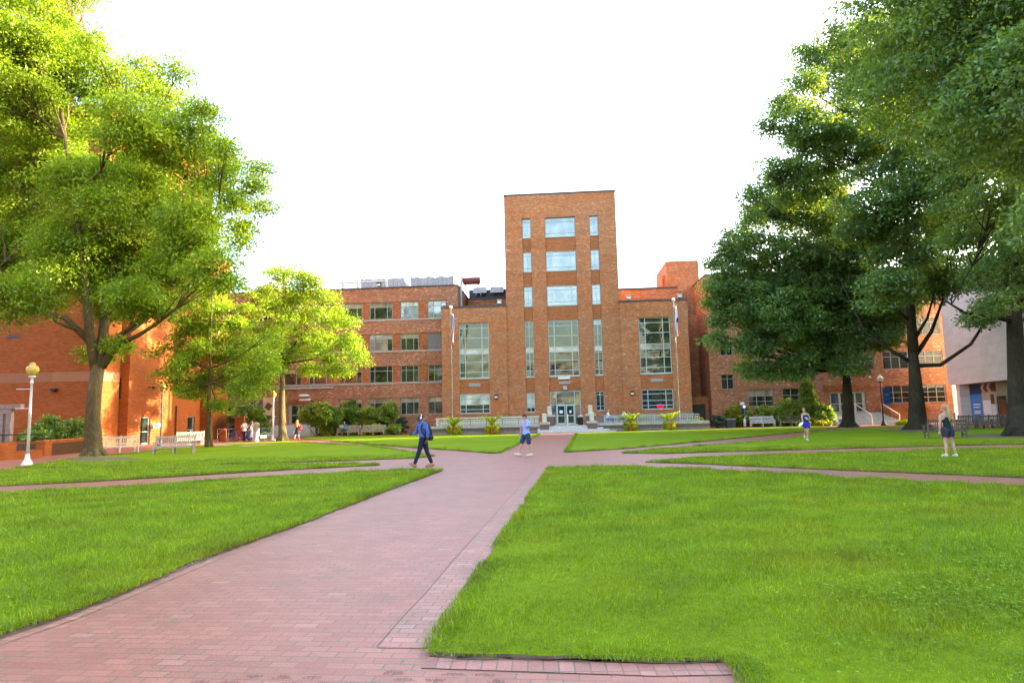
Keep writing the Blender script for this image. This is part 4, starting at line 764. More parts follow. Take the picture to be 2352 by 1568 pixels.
# left wing entrance
m = MB(); x = -30.3; m.box(-30.3, -24.0, D-.12, D-.004, 4.82, 5.04); m.build('stone_band', M['sill'], B)
for q in range(3): m = MB(); m.box(-29.1+q*.1, -25.15-q*.1, D-.05-.0*q, D-.004, 3.3+q*.17, 3.4+q*.17); m.build('brick_course', M['brick_pier'], B)
m = MB(); a, b, e, f = ENT; y = D+.1
for x0, x1 in ((a+.02, a+.3), (a+1.0, a+1.12), (a+1.62, a+1.75), (b-1.12, b-1.0), (b-.3, b-.02)): m.box(x0, x1, y, y+.08, e, f-.12)
m.box(a+.02, b-.02, y, y+.08, f-.12, f); m.box(a+.3, b-.3, y+.006, y+.07, e+.0, e+.16); m.box(a+.3, b-.3, y+.006, y+.07, e+.95, e+1.03)
eg = m.build('entrance_glazing', M['alu2'], B); m = MB(); m.quad((a, y+.05, e), (b, y+.05, e), (b, y+.05, f), (a, y+.05, f)); m.build('pane', M['lobbydk'], eg)
m = MB(); m.ell((-27.1, D-.15, 4.12), (.6, .3, .17), 14, 6); m.box(-27.7, -26.5, D-.12, D-.004, 4.02, 4.1); m.build('shell_lamp', M['frost'], B)
m = MB(); m.box(-27.65, -26.45, D-.06, D-.004, 3.62, 3.86); bs = m.build('name_sign', M['white'], B)
m = MB()
for i in range(8): m.box(-30.0+.0*i, -25.1, D-.95-.28*(7-i), D-.95-.28*(6-i) if i < 7 else D+.1, 0, 1.13*(i+1)/8)
m.box(-30.6, -30.0, D-3.2, D-.004, 0, .34); m.box(-25.1, -24.5, D-3.2, D-.004, 0, .34)
m.build('stair', M['step'], B)
for sx in (-29.9, -25.2):
    m = MB(); m.tube([(sx, D-3.0, .95), (sx, D-.9, 2.05), (sx, D-.3, 2.05)], .035, 6); m.tube([(sx, D-3.0, 0.1), (sx, D-3.0, .95)], .03, 6); m.tube([(sx, D-.9, 1.1), (sx, D-.9, 2.05)], .03, 6); m.build('handrail', M['greymetal'], B)
m = MB(); m.box(-36.5, -30.9, D-.9, D-.004, 0, 1.0); m.build('plinth', M['granite2'], B)
# recessed roof storey between left wing and tower, and the taller blocks on the right
t = MB(); t.box(LX1+.3, -5.7, 8, 16, 10, 14.6); t.build('roof_storey', M['brick_pier'], B)
r = MB(); r.box(LX1+.3, -5.7, 7.94, 16, 14.6, 14.76); r.build('block_roof', M['roof'], B)
louver(B, -10.5, -8.4, 12.85, 13.25, 7.9); louver(B, -8.0, -6.2, 12.85, 13.25, 7.9)
m = MB(); m.tube([(LX1+.25, 3.5, 15.3), (LX1+.25, 3.3, 14.9), (LX1+.25, 3.2, 9)], .11, 8); m.build('downpipe', M['greymetal'], B)
t = MB(); t.box(5.6, 12.6, 7, 14, 10, 14.95); t.build('roof_storey', M['brick'], B)
r = MB(); r.box(5.6, 12.6, 6.94, 14, 14.95, 15.15); r.build('block_roof', M['roof'], B)
for x0 in (6.1, 10.0): window(B, x0, x0+1.5, 12.75, 13.3, 6.92, [1, 1, 1], [1], M['alu'], M['curtain'], .05)
t = MB(); t.box(11.75, 15.3, 8.5, 16, 0, 18.3); t.box(11.4, 11.75, 9.5, 13, 14, 16.9); t.build('stair_tower', M['brick'], B)
t = MB(); t.quad((12.1, 7.2, 0), (16, 7.2, 0), (16, 7.2, 12), (12.1, 7.2, 12)); t.box(12.1, 14.6, 4, 4.3, 0, 3.1); t.build('link_wall', M['brick'], B)
m = MB(); m.box(12.5, 14.2, 3.92, 3.98, 0.0, 2.3); m.build('service_gate', M['darkdoor'], B)
for z in (4.3, 7.7, 11): window(B, 12.5, 13.6, z, z+1.8, 7.1, [1, 1], [1, 1], M['alu2'], M['glass'], .06)
# right wing
RX0, RX1, RZT = 14.55, 37.6, 15.3
ENR = (26.0, 29.4, 1.13, 3.15)
H = [(15.6, 16.85, 3.73, 5.2), (15.65, 16.9, 7.1, 8.46), (18.13, 20.65, 1.95, 3.66), (21.46, 23.98, 1.95, 3.66), ENR, (31.25, 37.0, 1.97, 3.7),
     (18.13, 20.65, 5.3, 7.03), (21.46, 23.98, 5.3, 7.03), (24.75, 27.3, 5.3, 7.03), (28.0, 30.5, 5.3, 7.03), (31.3, 37.0, 5.3, 7.03)]
for z0 in (8.6, 11.9): H += [(18.13, 20.65, z0, z0+1.75), (21.46, 23.98, z0, z0+1.75), (24.75, 27.3, z0, z0+1.75), (28.0, 30.5, z0, z0+1.75), (31.3, 37.0, z0, z0+1.75)]
t = MB(); t.wall(RX0, RX1, 0, RZT, H, D, .22)
for a, b, e, f in H: t.quad((a, D+.22, e), (b, D+.22, e), (b, D+.22, f), (a, D+.22, f))
t.quad((RX0, D+12, 0), (RX0, D, 0), (RX0, D, RZT), (RX0, D+12, RZT)); t.quad((RX1, D, 0), (RX1, D+12, 0), (RX1, D+12, RZT), (RX1, D, RZT))
t.build('wing_wall', M['brick_wing'], B)
r = MB(); r.box(RX0-.05, RX1+.05, D-.05, D+12, RZT, RZT+.14); r.build('wing_roof', M['roof'], B)
for z in (3.45, 5.6, 7.25, 9.6, 11.2, 13.3):
    m = MB(); m.box(RX0-.03, RX0-.002, D+.1, D+6, z, z+.06); m.build('brick_course', M['granite2'], B)
for i, (a, b, e, f) in enumerate(H):
    if (a, b, e, f) == ENR: continue
    wide = b-a > 4
    window(B, a+.015, b-.015, e, f, D+.1, [1]*(7 if wide else 3 if b-a > 2 else 2), [.4, .3, .3] if e < 3 else [.3, .7], M['alu2'], M['glass'], .06, [(-1, 0)] if i in (2, 6, 9) else None, M['blind2'])
m = MB(); a, b, e, f = ENR; y = D+.1
for x0, x1 in ((a+.02, a+.14), (a+.85, a+1.05), (a+1.6, a+1.8), (b-1.8, b-1.6), (b-1.05, b-.9), (b-.3, b-.02)): m.box(x0, x1, y, y+.08, e, f-.12)
m.box(a+.02, b-.02, y, y+.08, f-.12, f); m.box(a+.14, b-.3, y+.006, y+.07, e+.85, e+.93); m.box(a+.14, b-.3, y+.006, y+.07, e, e+.15)
eg = m.build('entrance_glazing', M['alu'], B); m = MB(); m.quad((a, y+.05, e), (b, y+.05, e), (b, y+.05, f), (a, y+.05, f)); m.build('pane', M['lobbydk'], eg)
for q in range(3): m = MB(); m.box(25.4, 30.0, D-.05, D-.004, 3.3+q*.2, 3.41+q*.2); m.build('brick_course', M['brick_pier'], B)
m = MB()
for i in range(8): m.box(25.2, 30.4+.28*(7-i)*.6, D-.95-.28*(7-i), D-.95-.28*(6-i) if i < 7 else D+.1, 0, 1.1*(i+1)/8)
m.build('stair', M['step'], B)
for sx in (27.9, 30.4):
    m = MB(); m.tube([(sx, D-.9, 2.0), (sx+.5, D-3.1, .9)], .05, 6); m.tube([(sx+.5, D-3.1, 0), (sx+.5, D-3.1, .9)], .04, 6); m.tube([(sx, D-.9, 1.05), (sx, D-.9, 2.0)], .04, 6); m.build('handrail', M['whitemetal'], B)
m = MB(); m.box(30.9, 34.4, D-1.6, D-.004, 0, 1.42); m.box(30.85, 34.45, D-1.66, D-.002, 1.42, 1.52); m.build('plinth', M['brick'], B)
m = MB(); m.box(34.4, 37.4, D-.5, D-.004, 0, .85); m.box(34.4, 37.4, D-.56, D-.002, .85, .93); m.build('plinth', M['granite2'], B)
for x, z in ((27.3, 4.15), (28.05, 4.15), (28.02, 4.6), (29.9, 4.55)): m = MB(); m.ell((x, D-.1, z), (.12, .1, .1), 8, 6); m.build('wall_light', M['frost'], B)
# things on the roofs
def placed(name, label, cat, u, v, z, group=None): return thing(name, label, cat, W(u, v, z), TH, group)
for i, (u0, u1, lab) in enumerate(((-22.7, -18.2, 'streaked grey slatted cooling tower behind the white pipe rail'), (-16.9, -12.5, 'wavy topped slatted cooling tower left of the red tank'))):
    c = placed('cooling_tower', lab, 'cooling tower', (u0+u1)/2, 8.5, 15.34, 'cooling towers on the left wing roof'); hw = (u1-u0)/2; m = MB(); n_ = 18; hh = 2.2
    for q in range(n_):
        x0 = -hw+q*2*hw/n_; top = hh+(.1*math.sin(q*1.1) if i else .04*math.sin(q)); m.box(x0+.012, x0+2*hw/n_-.012, -.04-.02*(q % 2), .04, .1, top)
    m.box(-hw, hw, .05, 3, .1, hh-.1); m.build('slat_panel', M['wood_slat'], c)
    m = MB(); m.box(-hw-.3, -hw, -.1, 3, 0, hh+.05); m.box(hw, hw+.3, -.1, 3, 0, hh+.05); m.build('side_frame', M['greymetal'], c)
c = placed('roof_rail', 'white pipe rail on the left wing roof edge', 'rail', -21.5, 3.2, 15.34); m = MB(); m.tube([(-3, 0, .75), (3.1, 0, .75)], .09, 8); m.build('top_pipe', M['whitemetal'], c)
for x in (-1.8, -.2, 2.9): m = MB(); m.tube([(x, 0, 0), (x, 0, 1.0)], .17, 8); m.build('post', M['whitemetal'], c)
c = placed('storage_tank', 'rusty red cylinder tank lying on a roof stand', 'tank', -10.2, 9.0, 15.3); m = MB(); m.tube([(-1.0, 0, 1.7), (-.95, 0, 1.7), (.95, 0, 1.7), (1.0, 0, 1.7)], [.3, .42, .42, .3], 14); m.build('drum', M['rust'], c)
for x in (-.75, .75): m = MB(); m.beam((x-.3, 0, 0), (x, 0, 1.35), .09, .09); m.beam((x+.3, 0, 0), (x, 0, 1.35), .09, .09); m.build('leg', M['greymetal'], c)
c = placed('vent_mast', 'thin white leaning vent pipe beside the red tank', 'vent pipe', -11.3, 8.6, 15.3); m = MB(); m.tube([(-.25, 0, 0), (.05, 0, 2.1)], .14, 8); m.tube([(.05, 0, 2.1), (.06, 0, 3.1)], .04, 6); m.build('pipe', M['whitemetal'], c)
c = placed('air_handler', 'dark grey boxy air handler with two hoods beside the tower', 'air handler', -8.2, 9.5, 14.78); m = MB(); m.box(-2.4, 2.4, 0, 3, 0, 1.25); m.build('cabinet', M['roof'], c)
for x in (-1.1, .9): m = MB(); m.add([(x-.75, -.02, .95), (x+.75, -.02, .95), (x+.75, -.7, .75), (x-.75, -.7, .75), (x-.75, -.02, 1.45), (x+.75, -.02, 1.45), (x+.75, -.5, 1.45), (x-.75, -.5, 1.45)], [(0, 3, 2, 1), (4, 5, 6, 7), (3, 7, 6, 2), (0, 4, 7, 3), (1, 2, 6, 5)]); m.build('hood', M['greymetal'], c)
for u, v, z, lab in ((-11.85, -.1, 12.58, 'roof floodlight on the corner above the striped flag'), (-6.25, -.1, 12.58, 'roof floodlight at the left foot of the tower'), (6.5, -.1, 12.58, 'roof floodlight at the right foot of the tower'), (11.45, -.1, 12.58, 'roof floodlight on the corner above the pale flag'), (-19.2, 2.6, 15.34, 'dark roof floodlight before the left wing cooling towers')):
    c = placed('floodlight', lab, 'floodlight', u, v, z, 'floodlights along the roof edges'); m = MB(); m.box(-.2, .2, -.2, .18, .1, .4); m.box(-.24, .24, -.26, .2, .4, .5); m.build('housing', M['greymetal'] if z < 15 else M['black'], c)
    m = MB(); m.box(-.17, .17, -.215, -.2, .13, .37); m.build('lens', M['frost'], c); m = MB(); m.tube([(0, 0, -.25), (0, 0, .1)], .05, 6); m.build('bracket', M['black'], c)
# ------------------------------------------------------------------ terrace, steps, lanterns, poles
T = placed('terrace', 'stone terrace with grey railing and steps in front of the tower', 'terrace', 0, 0, 0)
F0 = -5.2
SL, SRR = -2.35, 2.5
for s, a, b in ((-1, -12.95, SL), (1, SRR, 12.55)):
    m = MB(); m.box(a, b, F0+.12, F0+.5, 0, .26); m.build('base_course', M['granite2'], T)
    m = MB(); m.box(a+.05, b, F0+.16, F0+.5, .26, .56); m.build('parapet', M['granite'], T)
    m = MB(); x = a-.1
    while x < b-.1: e = min(x+1.9, b); m.box(x, e-.012, F0+.08, F0+.56, .56, .79); x = e
    m.build('coping', M['coping'], T)
    m = MB(); m.box(a+.4, b-.3 if s < 0 else b-.6, -1.15, -.75, .5, 1.36); m.box(a+.35, b-.25 if s < 0 else b-.55, -1.2, -.7, 1.36, 1.52); m.build('seat_wall', M['sunlit_stone'] if s < 0 else M['granite2'], T)  # left wall gets the painted sunlit tone, right wall plain stone
    ra, rb = (-11.6, SL-.1) if s < 0 else (SRR+.9, 11.75); rm = M['alu_dk'] if s < 0 else M['alu']; m = MB(); y = F0+.46
    m.box(ra, rb, y-.03, y+.03, 1.36, 1.42); m.box(ra, rb, y-.02, y+.02, 1.2, 1.235); m.box(ra, rb, y-.02, y+.02, .86, .895); n_ = int((rb-ra)/.145)
    for q in range(n_+1):
        x = ra+(rb-ra)*q/n_; big = q % 10 == 0; wd = .035 if big else .014
        m.box(x-wd, x+wd, y-.018-(.01 if big else 0), y+.018+(.01 if big else 0), .79, 1.36)
    m.build('railing', rm, T)
m = MB(); m.box(-12.9, 12.5, F0+.5, 0, .0, .565); m.build('deck', M['coping'], T)
m = MB(); 
for i in range(4): m.box(-2.6-.0*i, 4.3-.55*i if i < 3 else 2.5, F0-.9+.36*i, F0-.9+.36*(i+1) if i < 3 else F0+.5, 0, .142*(i+1))
m.build('stair', M['step'], T)
m = MB(); m.tube([(.1, F0-.75, .0), (.1, F0-.75, .95)], .022, 6); m.tube([(.1, F0-.8, .93), (.1, F0+.7, 1.62)], .045, 6); m.tube([(.1, F0+.7, .5), (.1, F0+.7, 1.62)], .03, 6); m.build('handrail', M['whitemetal'], T)
PIL = [(-1.98, F0+.1, .96, 'square cream lantern on the lower left stair pillar'), (-1.53, F0+1.9, 1.62, 'square cream lantern on the upper left stair pillar'), (2.25, F0+.1, .98, 'square cream lantern on the lower right stair pillar'), (2.22, F0+1.9, 1.62, 'square cream lantern on the upper right stair pillar, partly hidden')]
for u, v, z, lab in PIL:
    m = MB(); m.box(u-.42, u+.42, v-.35, v+.5, 0, z-.2); m.build('pillar', M['granite'], T); m = MB(); m.box(u-.47, u+.47, v-.4, v+.55, z-.2, z); m.build('pillar_cap', M['coping'], T)
    c = placed('lantern', lab, 'lantern', u, v, z, 'stair lanterns'); e = .17; m = MB()
    for sx in (-1, 1):
        for sy in (-1, 1): m.box(sx*e-.028, sx*e+.028, sy*e-.028, sy*e+.028, .04, .66)
    m.box(-.2, .2, -.2, .2, 0, .05); m.box(-.2, .2, -.2, .2, .64, .7); m.add([(-.2, -.2, .7), (.2, -.2, .7), (.2, .2, .7), (-.2, .2, .7), (-.1, -.1, .78), (.1, -.1, .78), (.1, .1, .78), (-.1, .1, .78)], [(0, 1, 5, 4), (1, 2, 6, 5), (2, 3, 7, 6), (3, 0, 4, 7), (4, 5, 6, 7)]); m.build('frame', M['cream'], c)
    m = MB(); m.box(-.14, .14, -.14, .14, .06, .63); gl = m.build('glass', M['frost'], c); m = MB()
    for q in range(4): m.box(-.155, .155, -.155, .155, .16+q*.12, .175+q*.12)
    m.build('grille', M['greymetal'], c)
c = placed('trash_can', 'dark domed trash can beside the glass entrance doors', 'trash can', 1.35, -1.7, .57); m = MB(); m.lathe([(.21, 0), (.24, .05), (.25, .72), (.26, .74)], n=16); m.build('bin_body', M['black'], c, True); m = MB(); m.lathe([(.265, .74), (.26, .82), (.2, .92), (.05, .97)], n=16); m.build('dome_lid', M['greymetal'], c, True)
# flag poles with limp flags
def flagpole(u, v, h, lab, flab, kind):
    c = placed('flagpole', lab, 'flagpole', u, v, .57); m = MB(); m.tube([(0, 0, 0), (0, 0, .2), (0, 0, h*.5), (0, 0, h)], [.13, .095, .085, .05], 10); m.build('pole', M['polebronze'], c, True)
    m = MB(); m.ell((0, 0, h+.12), (.15, .15, .15), 12, 8); m.build('finial', M['white'], c, True); m = MB(); m.lathe([(.2, 0), (.2, .06), (.13, .2)], n=12); m.build('base_collar', M['polebronze'], c)
    z1 = h-.5; L = 2.5; f = MB(); n_, k = 14, 26
    def P(i, j):
        t_ = i/n_; s_ = j/k; wd = .33*(1-.25*s_)*(0.55+.45*math.sin(s_*3.0+.3)); fold = math.sin(t_*9+s_*4)*.07*(.4+s_)
        return (.07+t_*wd+.05*math.sin(s_*7), fold-.02, z1-s_*L-t_*.35*s_)
    for i in range(n_):
        for j in range(k):
            if kind: mi = (0 if (i+j//3) % 2 else 1) if j < 11 else (2 if (i//2) % 2 else 1)
            else: mi = 0 if (9 < j < 14 and i > 5) else (2 if i > 11 else 1)
            f.cur = mi; f.add([P(i, j), P(i+1, j), P(i+1, j+1), P(i, j+1)], [(0, 3, 2, 1)])
    fl = f.build('flag', [M['blueflag'], M['whitecloth'], M['redflag']], None, True); fl.location = c.location; fl.rotation_euler = c.rotation_euler
    tag(fl, flab, 'flag', 'limp flags on the terrace poles')
flagpole(-10.45, F0+.75, 11.1, 'tall bronze flagpole left of the tower', 'limp stars and stripes flag in red, white and blue', 1)
flagpole(10.05, F0+.75, 11.1, 'tall bronze flagpole right of the tower', 'limp white flag with a small blue patch', 0)
# ------------------------------------------------------------------ red brick building on the left
RBD = thing('brick_building', 'tall bright red brick building behind the left oak, lit by low sun on one side', 'building')
A_, B2, C_, D_, E2, F_ = (-30.65, 48.4), (-30.4, 50.5), (-29.7, 50.52), (-29.0, 60.7), (-28.4, 60.66), (-28.15, 64.6)
L_ = (-80.0, 48.4+49.35*math.tan(-TH))
def vwall(m, p, q, z0, z1): m.quad((*p, z0), (*q, z0), (*q, z1), (*p, z1))
m = MB(); HB = 26.5
for p, q in ((L_, A_), (A_, B2), (B2, C_), (D_, E2)): vwall(m, p, q, 0, HB)
def along(p, q, t): return (p[0]+(q[0]-p[0])*t, p[1]+(q[1]-p[1])*t)
def ty(y): return (y-C_[1])/(D_[1]-C_[1])
DO = [(ty(52.1), ty(53.35)), (ty(58.7), ty(59.85))]; prev = 0.0
for a, b in DO:
    vwall(m, along(C_, D_, prev), along(C_, D_, a), 0, HB); vwall(m, along(C_, D_, a), along(C_, D_, b), 2.2, HB); prev = b
vwall(m, along(C_, D_, prev), D_, 0, HB); m.quad((*E2, 0), (-80, E2[1]+3.6, 0), (-80, E2[1]+3.6, HB), (*E2, HB))
m.quad((*L_, HB), (*A_, HB), (*E2, HB), (-80, 64.3, HB)); m.quad((*A_, HB), (*B2, HB), (*C_, HB), (*D_, HB))
m.build('wall', M['brick_red'], RBD)
m = MB(); vwall(m, (E2[0]+.02, E2[1]+.02), F_, 0, 17.6); m.quad((*F_, 0), (-40, 66, 0), (-40, 66, 17.6), (*F_, 17.6)); m.quad((*E2, 17.6), (*F_, 17.6), (-40, 66, 17.6), (-40, 61, 17.6)); m.build('rear_block', M['brick_red'], RBD)
m = MB(); off = .012
for p, q in ((L_, A_), (A_, B2)):
    d = Vector((q[0]-p[0], q[1]-p[1])).normalized(); nn = (d.y*off, -d.x*off); vwall(m, (p[0]+nn[0], p[1]+nn[1]), (q[0]+nn[0], q[1]+nn[1]), 4.9, 5.62)
m.build('pale_brick_band', M['brick_band'], RBD)
for (a, b), lb in zip(DO, ('', '')):
    p, q = along(C_, D_, a), along(C_, D_, b); d = Vector((q[0]-p[0], q[1]-p[1], 0)); L = d.length; ang = math.atan2(d.y, d.x)
    T_ = Matrix.Translation((*p, 0)) @ Matrix.Rotation(ang, 4, 'Z')
    m = MB(); m.box(0, .1, .12, .2, 0, 2.2, T_); m.box(L-.1, L, .12, .2, 0, 2.2, T_); m.box(.1, L-.1, .12, .2, 2.1, 2.2, T_); m.box(.1, L-.1, .12, .2, 0, .12, T_); m.box(.1, L-.1, .115, .19, .98, 1.03, T_); dd = m.build('door', M['greymetal'], RBD)
    m = MB(); m.add([T_ @ Vector(v) for v in ((.1, .16, .12), (L-.1, .16, .12), (L-.1, .16, 2.1), (.1, .16, 2.1))], [(0, 1, 2, 3)]); m.build('pane', M['glass'], dd)
    m = MB(); m.tube([T_ @ Vector((L-.18, .06, .9)), T_ @ Vector((L-.18, .06, 1.3))], .02, 6); m.build('handle', M['greymetal'], dd)
    m = MB(); m.add([T_ @ Vector(v) for v in ((0, 0, 0), (0, .2, 0), (0, .2, 2.2), (0, 0, 2.2), (L, 0, 0), (L, .2, 0), (L, .2, 2.2), (L, 0, 2.2))], [(0, 1, 2, 3), (4, 7, 6, 5), (3, 2, 6, 7)]); m.build('door_reveal', M['brick_red'], RBD)
def rbwin(x, z, w_, h):                          # windows in the shaded front
    t = (A_[0]-x)/(A_[0]-L_[0]); y = A_[1]+(L_[1]-A_[1])*t; Mx = Matrix.Translation((x, y-.05, z)) @ Matrix.Rotation(TH, 4, 'Z')
    m = MB(); e = .08
    for b in ((-w_/2, -w_/2+e, 0, .1, 0, h), (w_/2-e, w_/2, 0, .1, 0, h), (-w_/2+e, w_/2-e, 0, .1, 0, e), (-w_/2+e, w_/2-e, 0, .1, h-e, h), (-w_/2-.1, w_/2+.1, -.06, .1, -.14, -.003)): m.box(*b, Mx)
    f = m.build('window', M['alu2'], RBD); m = MB(); m.add([Mx @ Vector(v) for v in ((-w_/2, .045, 0), (w_/2, .045, 0), (w_/2, .045, h), (-w_/2, .045, h))], [(0, 1, 2, 3)]); m.build('pane', M['glass'], f)
for z in (10.3, 14.2, 18.1, 22.0):
    for x in (-34.9, -36.6, -39.8, -41.5): rbwin(x, z, .85, 1.7)
def on_front(x): t = (A_[0]-x)/(A_[0]-L_[0]); return A_[1]+(L_[1]-A_[1])*t
m = MB(); X = -34.1; y = on_front(X); m.box(X-.22, X+.22, y-.3, y, 4.25, 4.38); m.box(X-.1, X+.15, y-.24, y-.05, 4.14, 4.25); m.build('wall_light', M['black'], RBD)
m = MB(); X = -37.6; y = on_front(X); m.box(X-.5, X+.5, y-.04, y, 8.3, 8.5); m.build('wall_vent', M['roof'], RBD)
def cd(y): return along(C_, D_, ty(y))
p = cd(53.7); m = MB(); m.box(p[0], p[0]+.14, p[1]-.18, p[1]+.18, 1.25, 1.62); ab = m.build('alarm_box', M['white'], RBD); m = MB(); m.box(p[0]+.14, p[0]+.15, p[1]-.0, p[1]+.16, 1.4, 1.58); m.build('alarm_button', M['redflag'], ab)
p = cd(54.5); m = MB(); m.box(p[0]-.02, p[0]+.04, p[1]-.25, p[1]+.25, 1.3, 1.68); bs = m.build('wall_sign', M['bluepanel'], RBD); m = MB()
for q in range(3): m.box(p[0]+.04, p[0]+.045, p[1]-.17, p[1]+.17, 1.36+q*.1, 1.4+q*.1)
m.build('sign_text', M['white'], bs)
p = cd(56.8); m = MB(); m.tube([(p[0]+.08, p[1], 3.1), (p[0]+.08, p[1], .55), (p[0]+.1, p[1]+.3, .25)], .05, 6); m.build('downpipe', M['black'], RBD)
p = cd(51.4); m = MB(); m.box(p[0], p[0]+.1, p[1]-.1, p[1]+.1, 1.85, 2.0); m.build('wall_light', M['whitemetal'], RBD)
p = cd(52.9); m = MB(); m.tube([(p[0], p[1], 4.55), (p[0]+.45, p[1]-.1, 4.6)], .05, 6); m.ell((p[0]+.5, p[1]-.1, 4.52), (.13, .13, .1), 8, 6); m.build('security_camera', M['black'], RBD)
m = MB(); m.ell((-28.1, 61.9, 2.95), (.2, .2, .25), 10, 8); m.build('wall_light', M['frost'], RBD)
m = MB(); m.box(-30.42, -30.28, 50.45, 50.5, 3.6, 5.2); m.build('wall_vent', M['black'], RBD)
# planter walls, bushes and pergola at the left
pw = thing('planter_wall', 'low red brick planter wall in front of the green bushes', 'planter wall')
def wallbox(m, p, q, th, z0, z1):
    d = Vector((q[0]-p[0], q[1]-p[1])).normalized(); nn = Vector((-d.y, d.x))*th
    m.prism([p, q, (q[0]+nn.x, q[1]+nn.y), (p[0]+nn.x, p[1]+nn.y)], z0, z1)
w2a, w2b = gp(101.6, 1047.5), gp(196, 1037.5); m = MB(); wallbox(m, w2a, w2b, .45, 0, .82); wallbox(m, w2a, (w2a[0]-3.0, w2a[1]+.6), -.45, 0, .82); m.build('wall', M['brick_red'], pw)
m = MB(); wallbox(m, (w2a[0]+.03, w2a[1]-.03), (w2b[0]+.03, w2b[1]-.03), .5, .82, .88); m.build('wall_cap', M['brick_pier'], pw)
m = MB(); m.prism([w2a, w2b, (w2b[0]-5, w2b[1]+3), (w2a[0]-5, w2a[1]+1)], 0, .7); m.build('soil', M['soil'], pw)
pw2 = thing('planter_wall', 'two tier low red brick wall behind the left lamp post', 'planter wall')
w1a, w1b = gp(-70, 1062), gp(97, 1051); m = MB(); wallbox(m, w1a, w1b, .7, 0, .43); m.build('lower_tier', M['brick_red'], pw2)
m = MB(); dv = (Vector((*w1b, 0))-Vector((*w1a, 0))).normalized(); nn = Vector((-dv.y, dv.x, 0)); s1 = Vector((*w1a, 0))+nn*.7; s2 = Vector((*w1b, 0))+nn*.7-dv*.9; wallbox(m, (s1.x, s1.y), (s2.x, s2.y), .45, 0, .9); m.build('upper_tier', M['brick_red'], pw2)
pg = thing('pergola', 'grey timber pergola at the left edge behind the lamp post', 'pergola', (*at(14, 1000, 38.5)[:2], 0))
m = MB(); m.box(-4, .85, -.15, .15, 2.72, 2.98); m.box(-4, .3, -.1, .1, 2.45, 2.7); m.build('beam', M['granite2'], pg)
for x in (-.28, .18): m = MB(); m.box(x-.13, x+.13, -.13, .13, 0, 2.45); m.build('post', M['granite2'], pg)
m = MB(); m.tube([(-4, -.6, 1.25), (2.6, -.6, 1.2)], .035, 6); m.tube([(2.6, -.6, 0), (2.6, -.6, 1.2)], .03, 6); m.tube([(-.6, -.6, 0), (-.6, -.6, 1.22)], .03, 6); m.build('handrail', M['black'], pg)
# ------------------------------------------------------------------ pale stone building on the right
WB = thing('stone_building', 'pale limestone building with an overhanging upper block and glass ground floor', 'building', (40.5, 61.0, 0), math.radians(-106.0))
# local x runs towards the camera along the facade, -y is the plaza side
Mx = None
m = MB(); L = 17.0; m.wall(0, L, 3.47, 12.6, [], 0, 0); m.quad((0, 0, 3.47), (0, 0, 12.6), (0, 12, 12.6), (0, 12, 3.47)); m.quad((L, 0, 0), (L, 12, 0), (L, 12, 12.6), (L, 0, 12.6)); m.quad((0, 0, 12.6), (L, 0, 12.6), (L, 12, 12.6), (0, 12, 12.6)); m.quad((0, 0, 3.47), (0, 1.2, 3.47), (12.3, 1.2, 3.47), (12.3, 0, 3.47)); m.wall(12.3, L, 0, 3.47, [], 0, 0); m.quad((12.3, 0, 0), (12.3, 0, 3.47), (12.3, 1.2, 3.47), (12.3, 1.2, 0)); m.build('wall', M['stone'], WB)
m = MB(); m.box(1.5, 2.35, .12, .9, 0, 3.46); m.build('pillar', M['stone'], WB)
m = MB(); m.box(0, 12.3, 1.0, 1.1, 0, 3.46); m.build('glass_wall', M['lobbydk'], WB)
m = MB(); m.box(2.4, 4.85, .9, .98, .25, 2.55); bp = m.build('blue_poster', M['bluepanel'], WB); m = MB()
for z, a, b in ((1.62, 2.9, 4.4), (1.38, 2.9, 4.3), (1.02, 2.95, 4.35), (.86, 2.95, 4.2)): m.box(a, b, .893, .899, z, z+.11)
m.build('poster_text', M['white'], bp)
m = MB(); m.box(2.4, 4.85, .9, .98, 2.56, 3.4); m.build('navy_poster', M['navypanel'], WB)
m = MB(); m.box(4.86, 7.6, .9, .98, .25, 2.7); pp = m.build('photo_poster', M['tan'], WB)
m = MB(); m.box(5.0, 6.6, .893, .899, .4, 2.0); m.build('print_shape', M['white'], pp); m = MB(); m.box(6.6, 7.3, .892, .898, 1.7, 2.5); m.build('print_shape', M['brown_print'], pp); m = MB(); m.box(6.7, 7.55, .891, .897, .3, 1.65); m.build('print_shape', M['whitecloth'], pp)
m = MB(); m.box(4.86, 7.6, .9, .98, 2.71, 3.4); ar = m.build('arrow_poster', M['brown_print'], WB); m = MB()
for x in (5.1, 6.3): m.add([(x, .892, 2.72), (x+.6, .892, 2.72), (x+.2, .892, 3.06), (x+.6, .892, 3.39), (x, .892, 3.39), (x-.35, .892, 3.06)], [(0, 1, 2, 5), (5, 2, 3, 4)])
m.build('print_shape', M['tan'], ar)
m = MB(); m.box(7.7, 12.0, .92, .99, 2.3, 3.4); m.build('transom_panel', M['palegreen'], WB)
for x0, x1 in ((9.7, 10.85), (10.9, 12.05)):
    m = MB(); e = .13; m.box(x0, x0+e, .85, .97, 0, 2.28); m.box(x1-e, x1, .85, .97, 0, 2.28); m.box(x0+e, x1-e, .85, .97, 2.12, 2.28); m.box(x0+e, x1-e, .85, .97, 0, .12); d = m.build('door', M['whitemetal'], WB)
    m = MB(); m.quad((x0+e, .9, .12), (x1-e, .9, .12), (x1-e, .9, 2.12), (x0+e, .9, 2.12)); m.build('pane', M['glass'], d); m = MB(); m.tube([(x1-.2, .8, .9), (x1-.2, .8, 1.3)], .02, 6); m.build('handle', M['greymetal'], d)
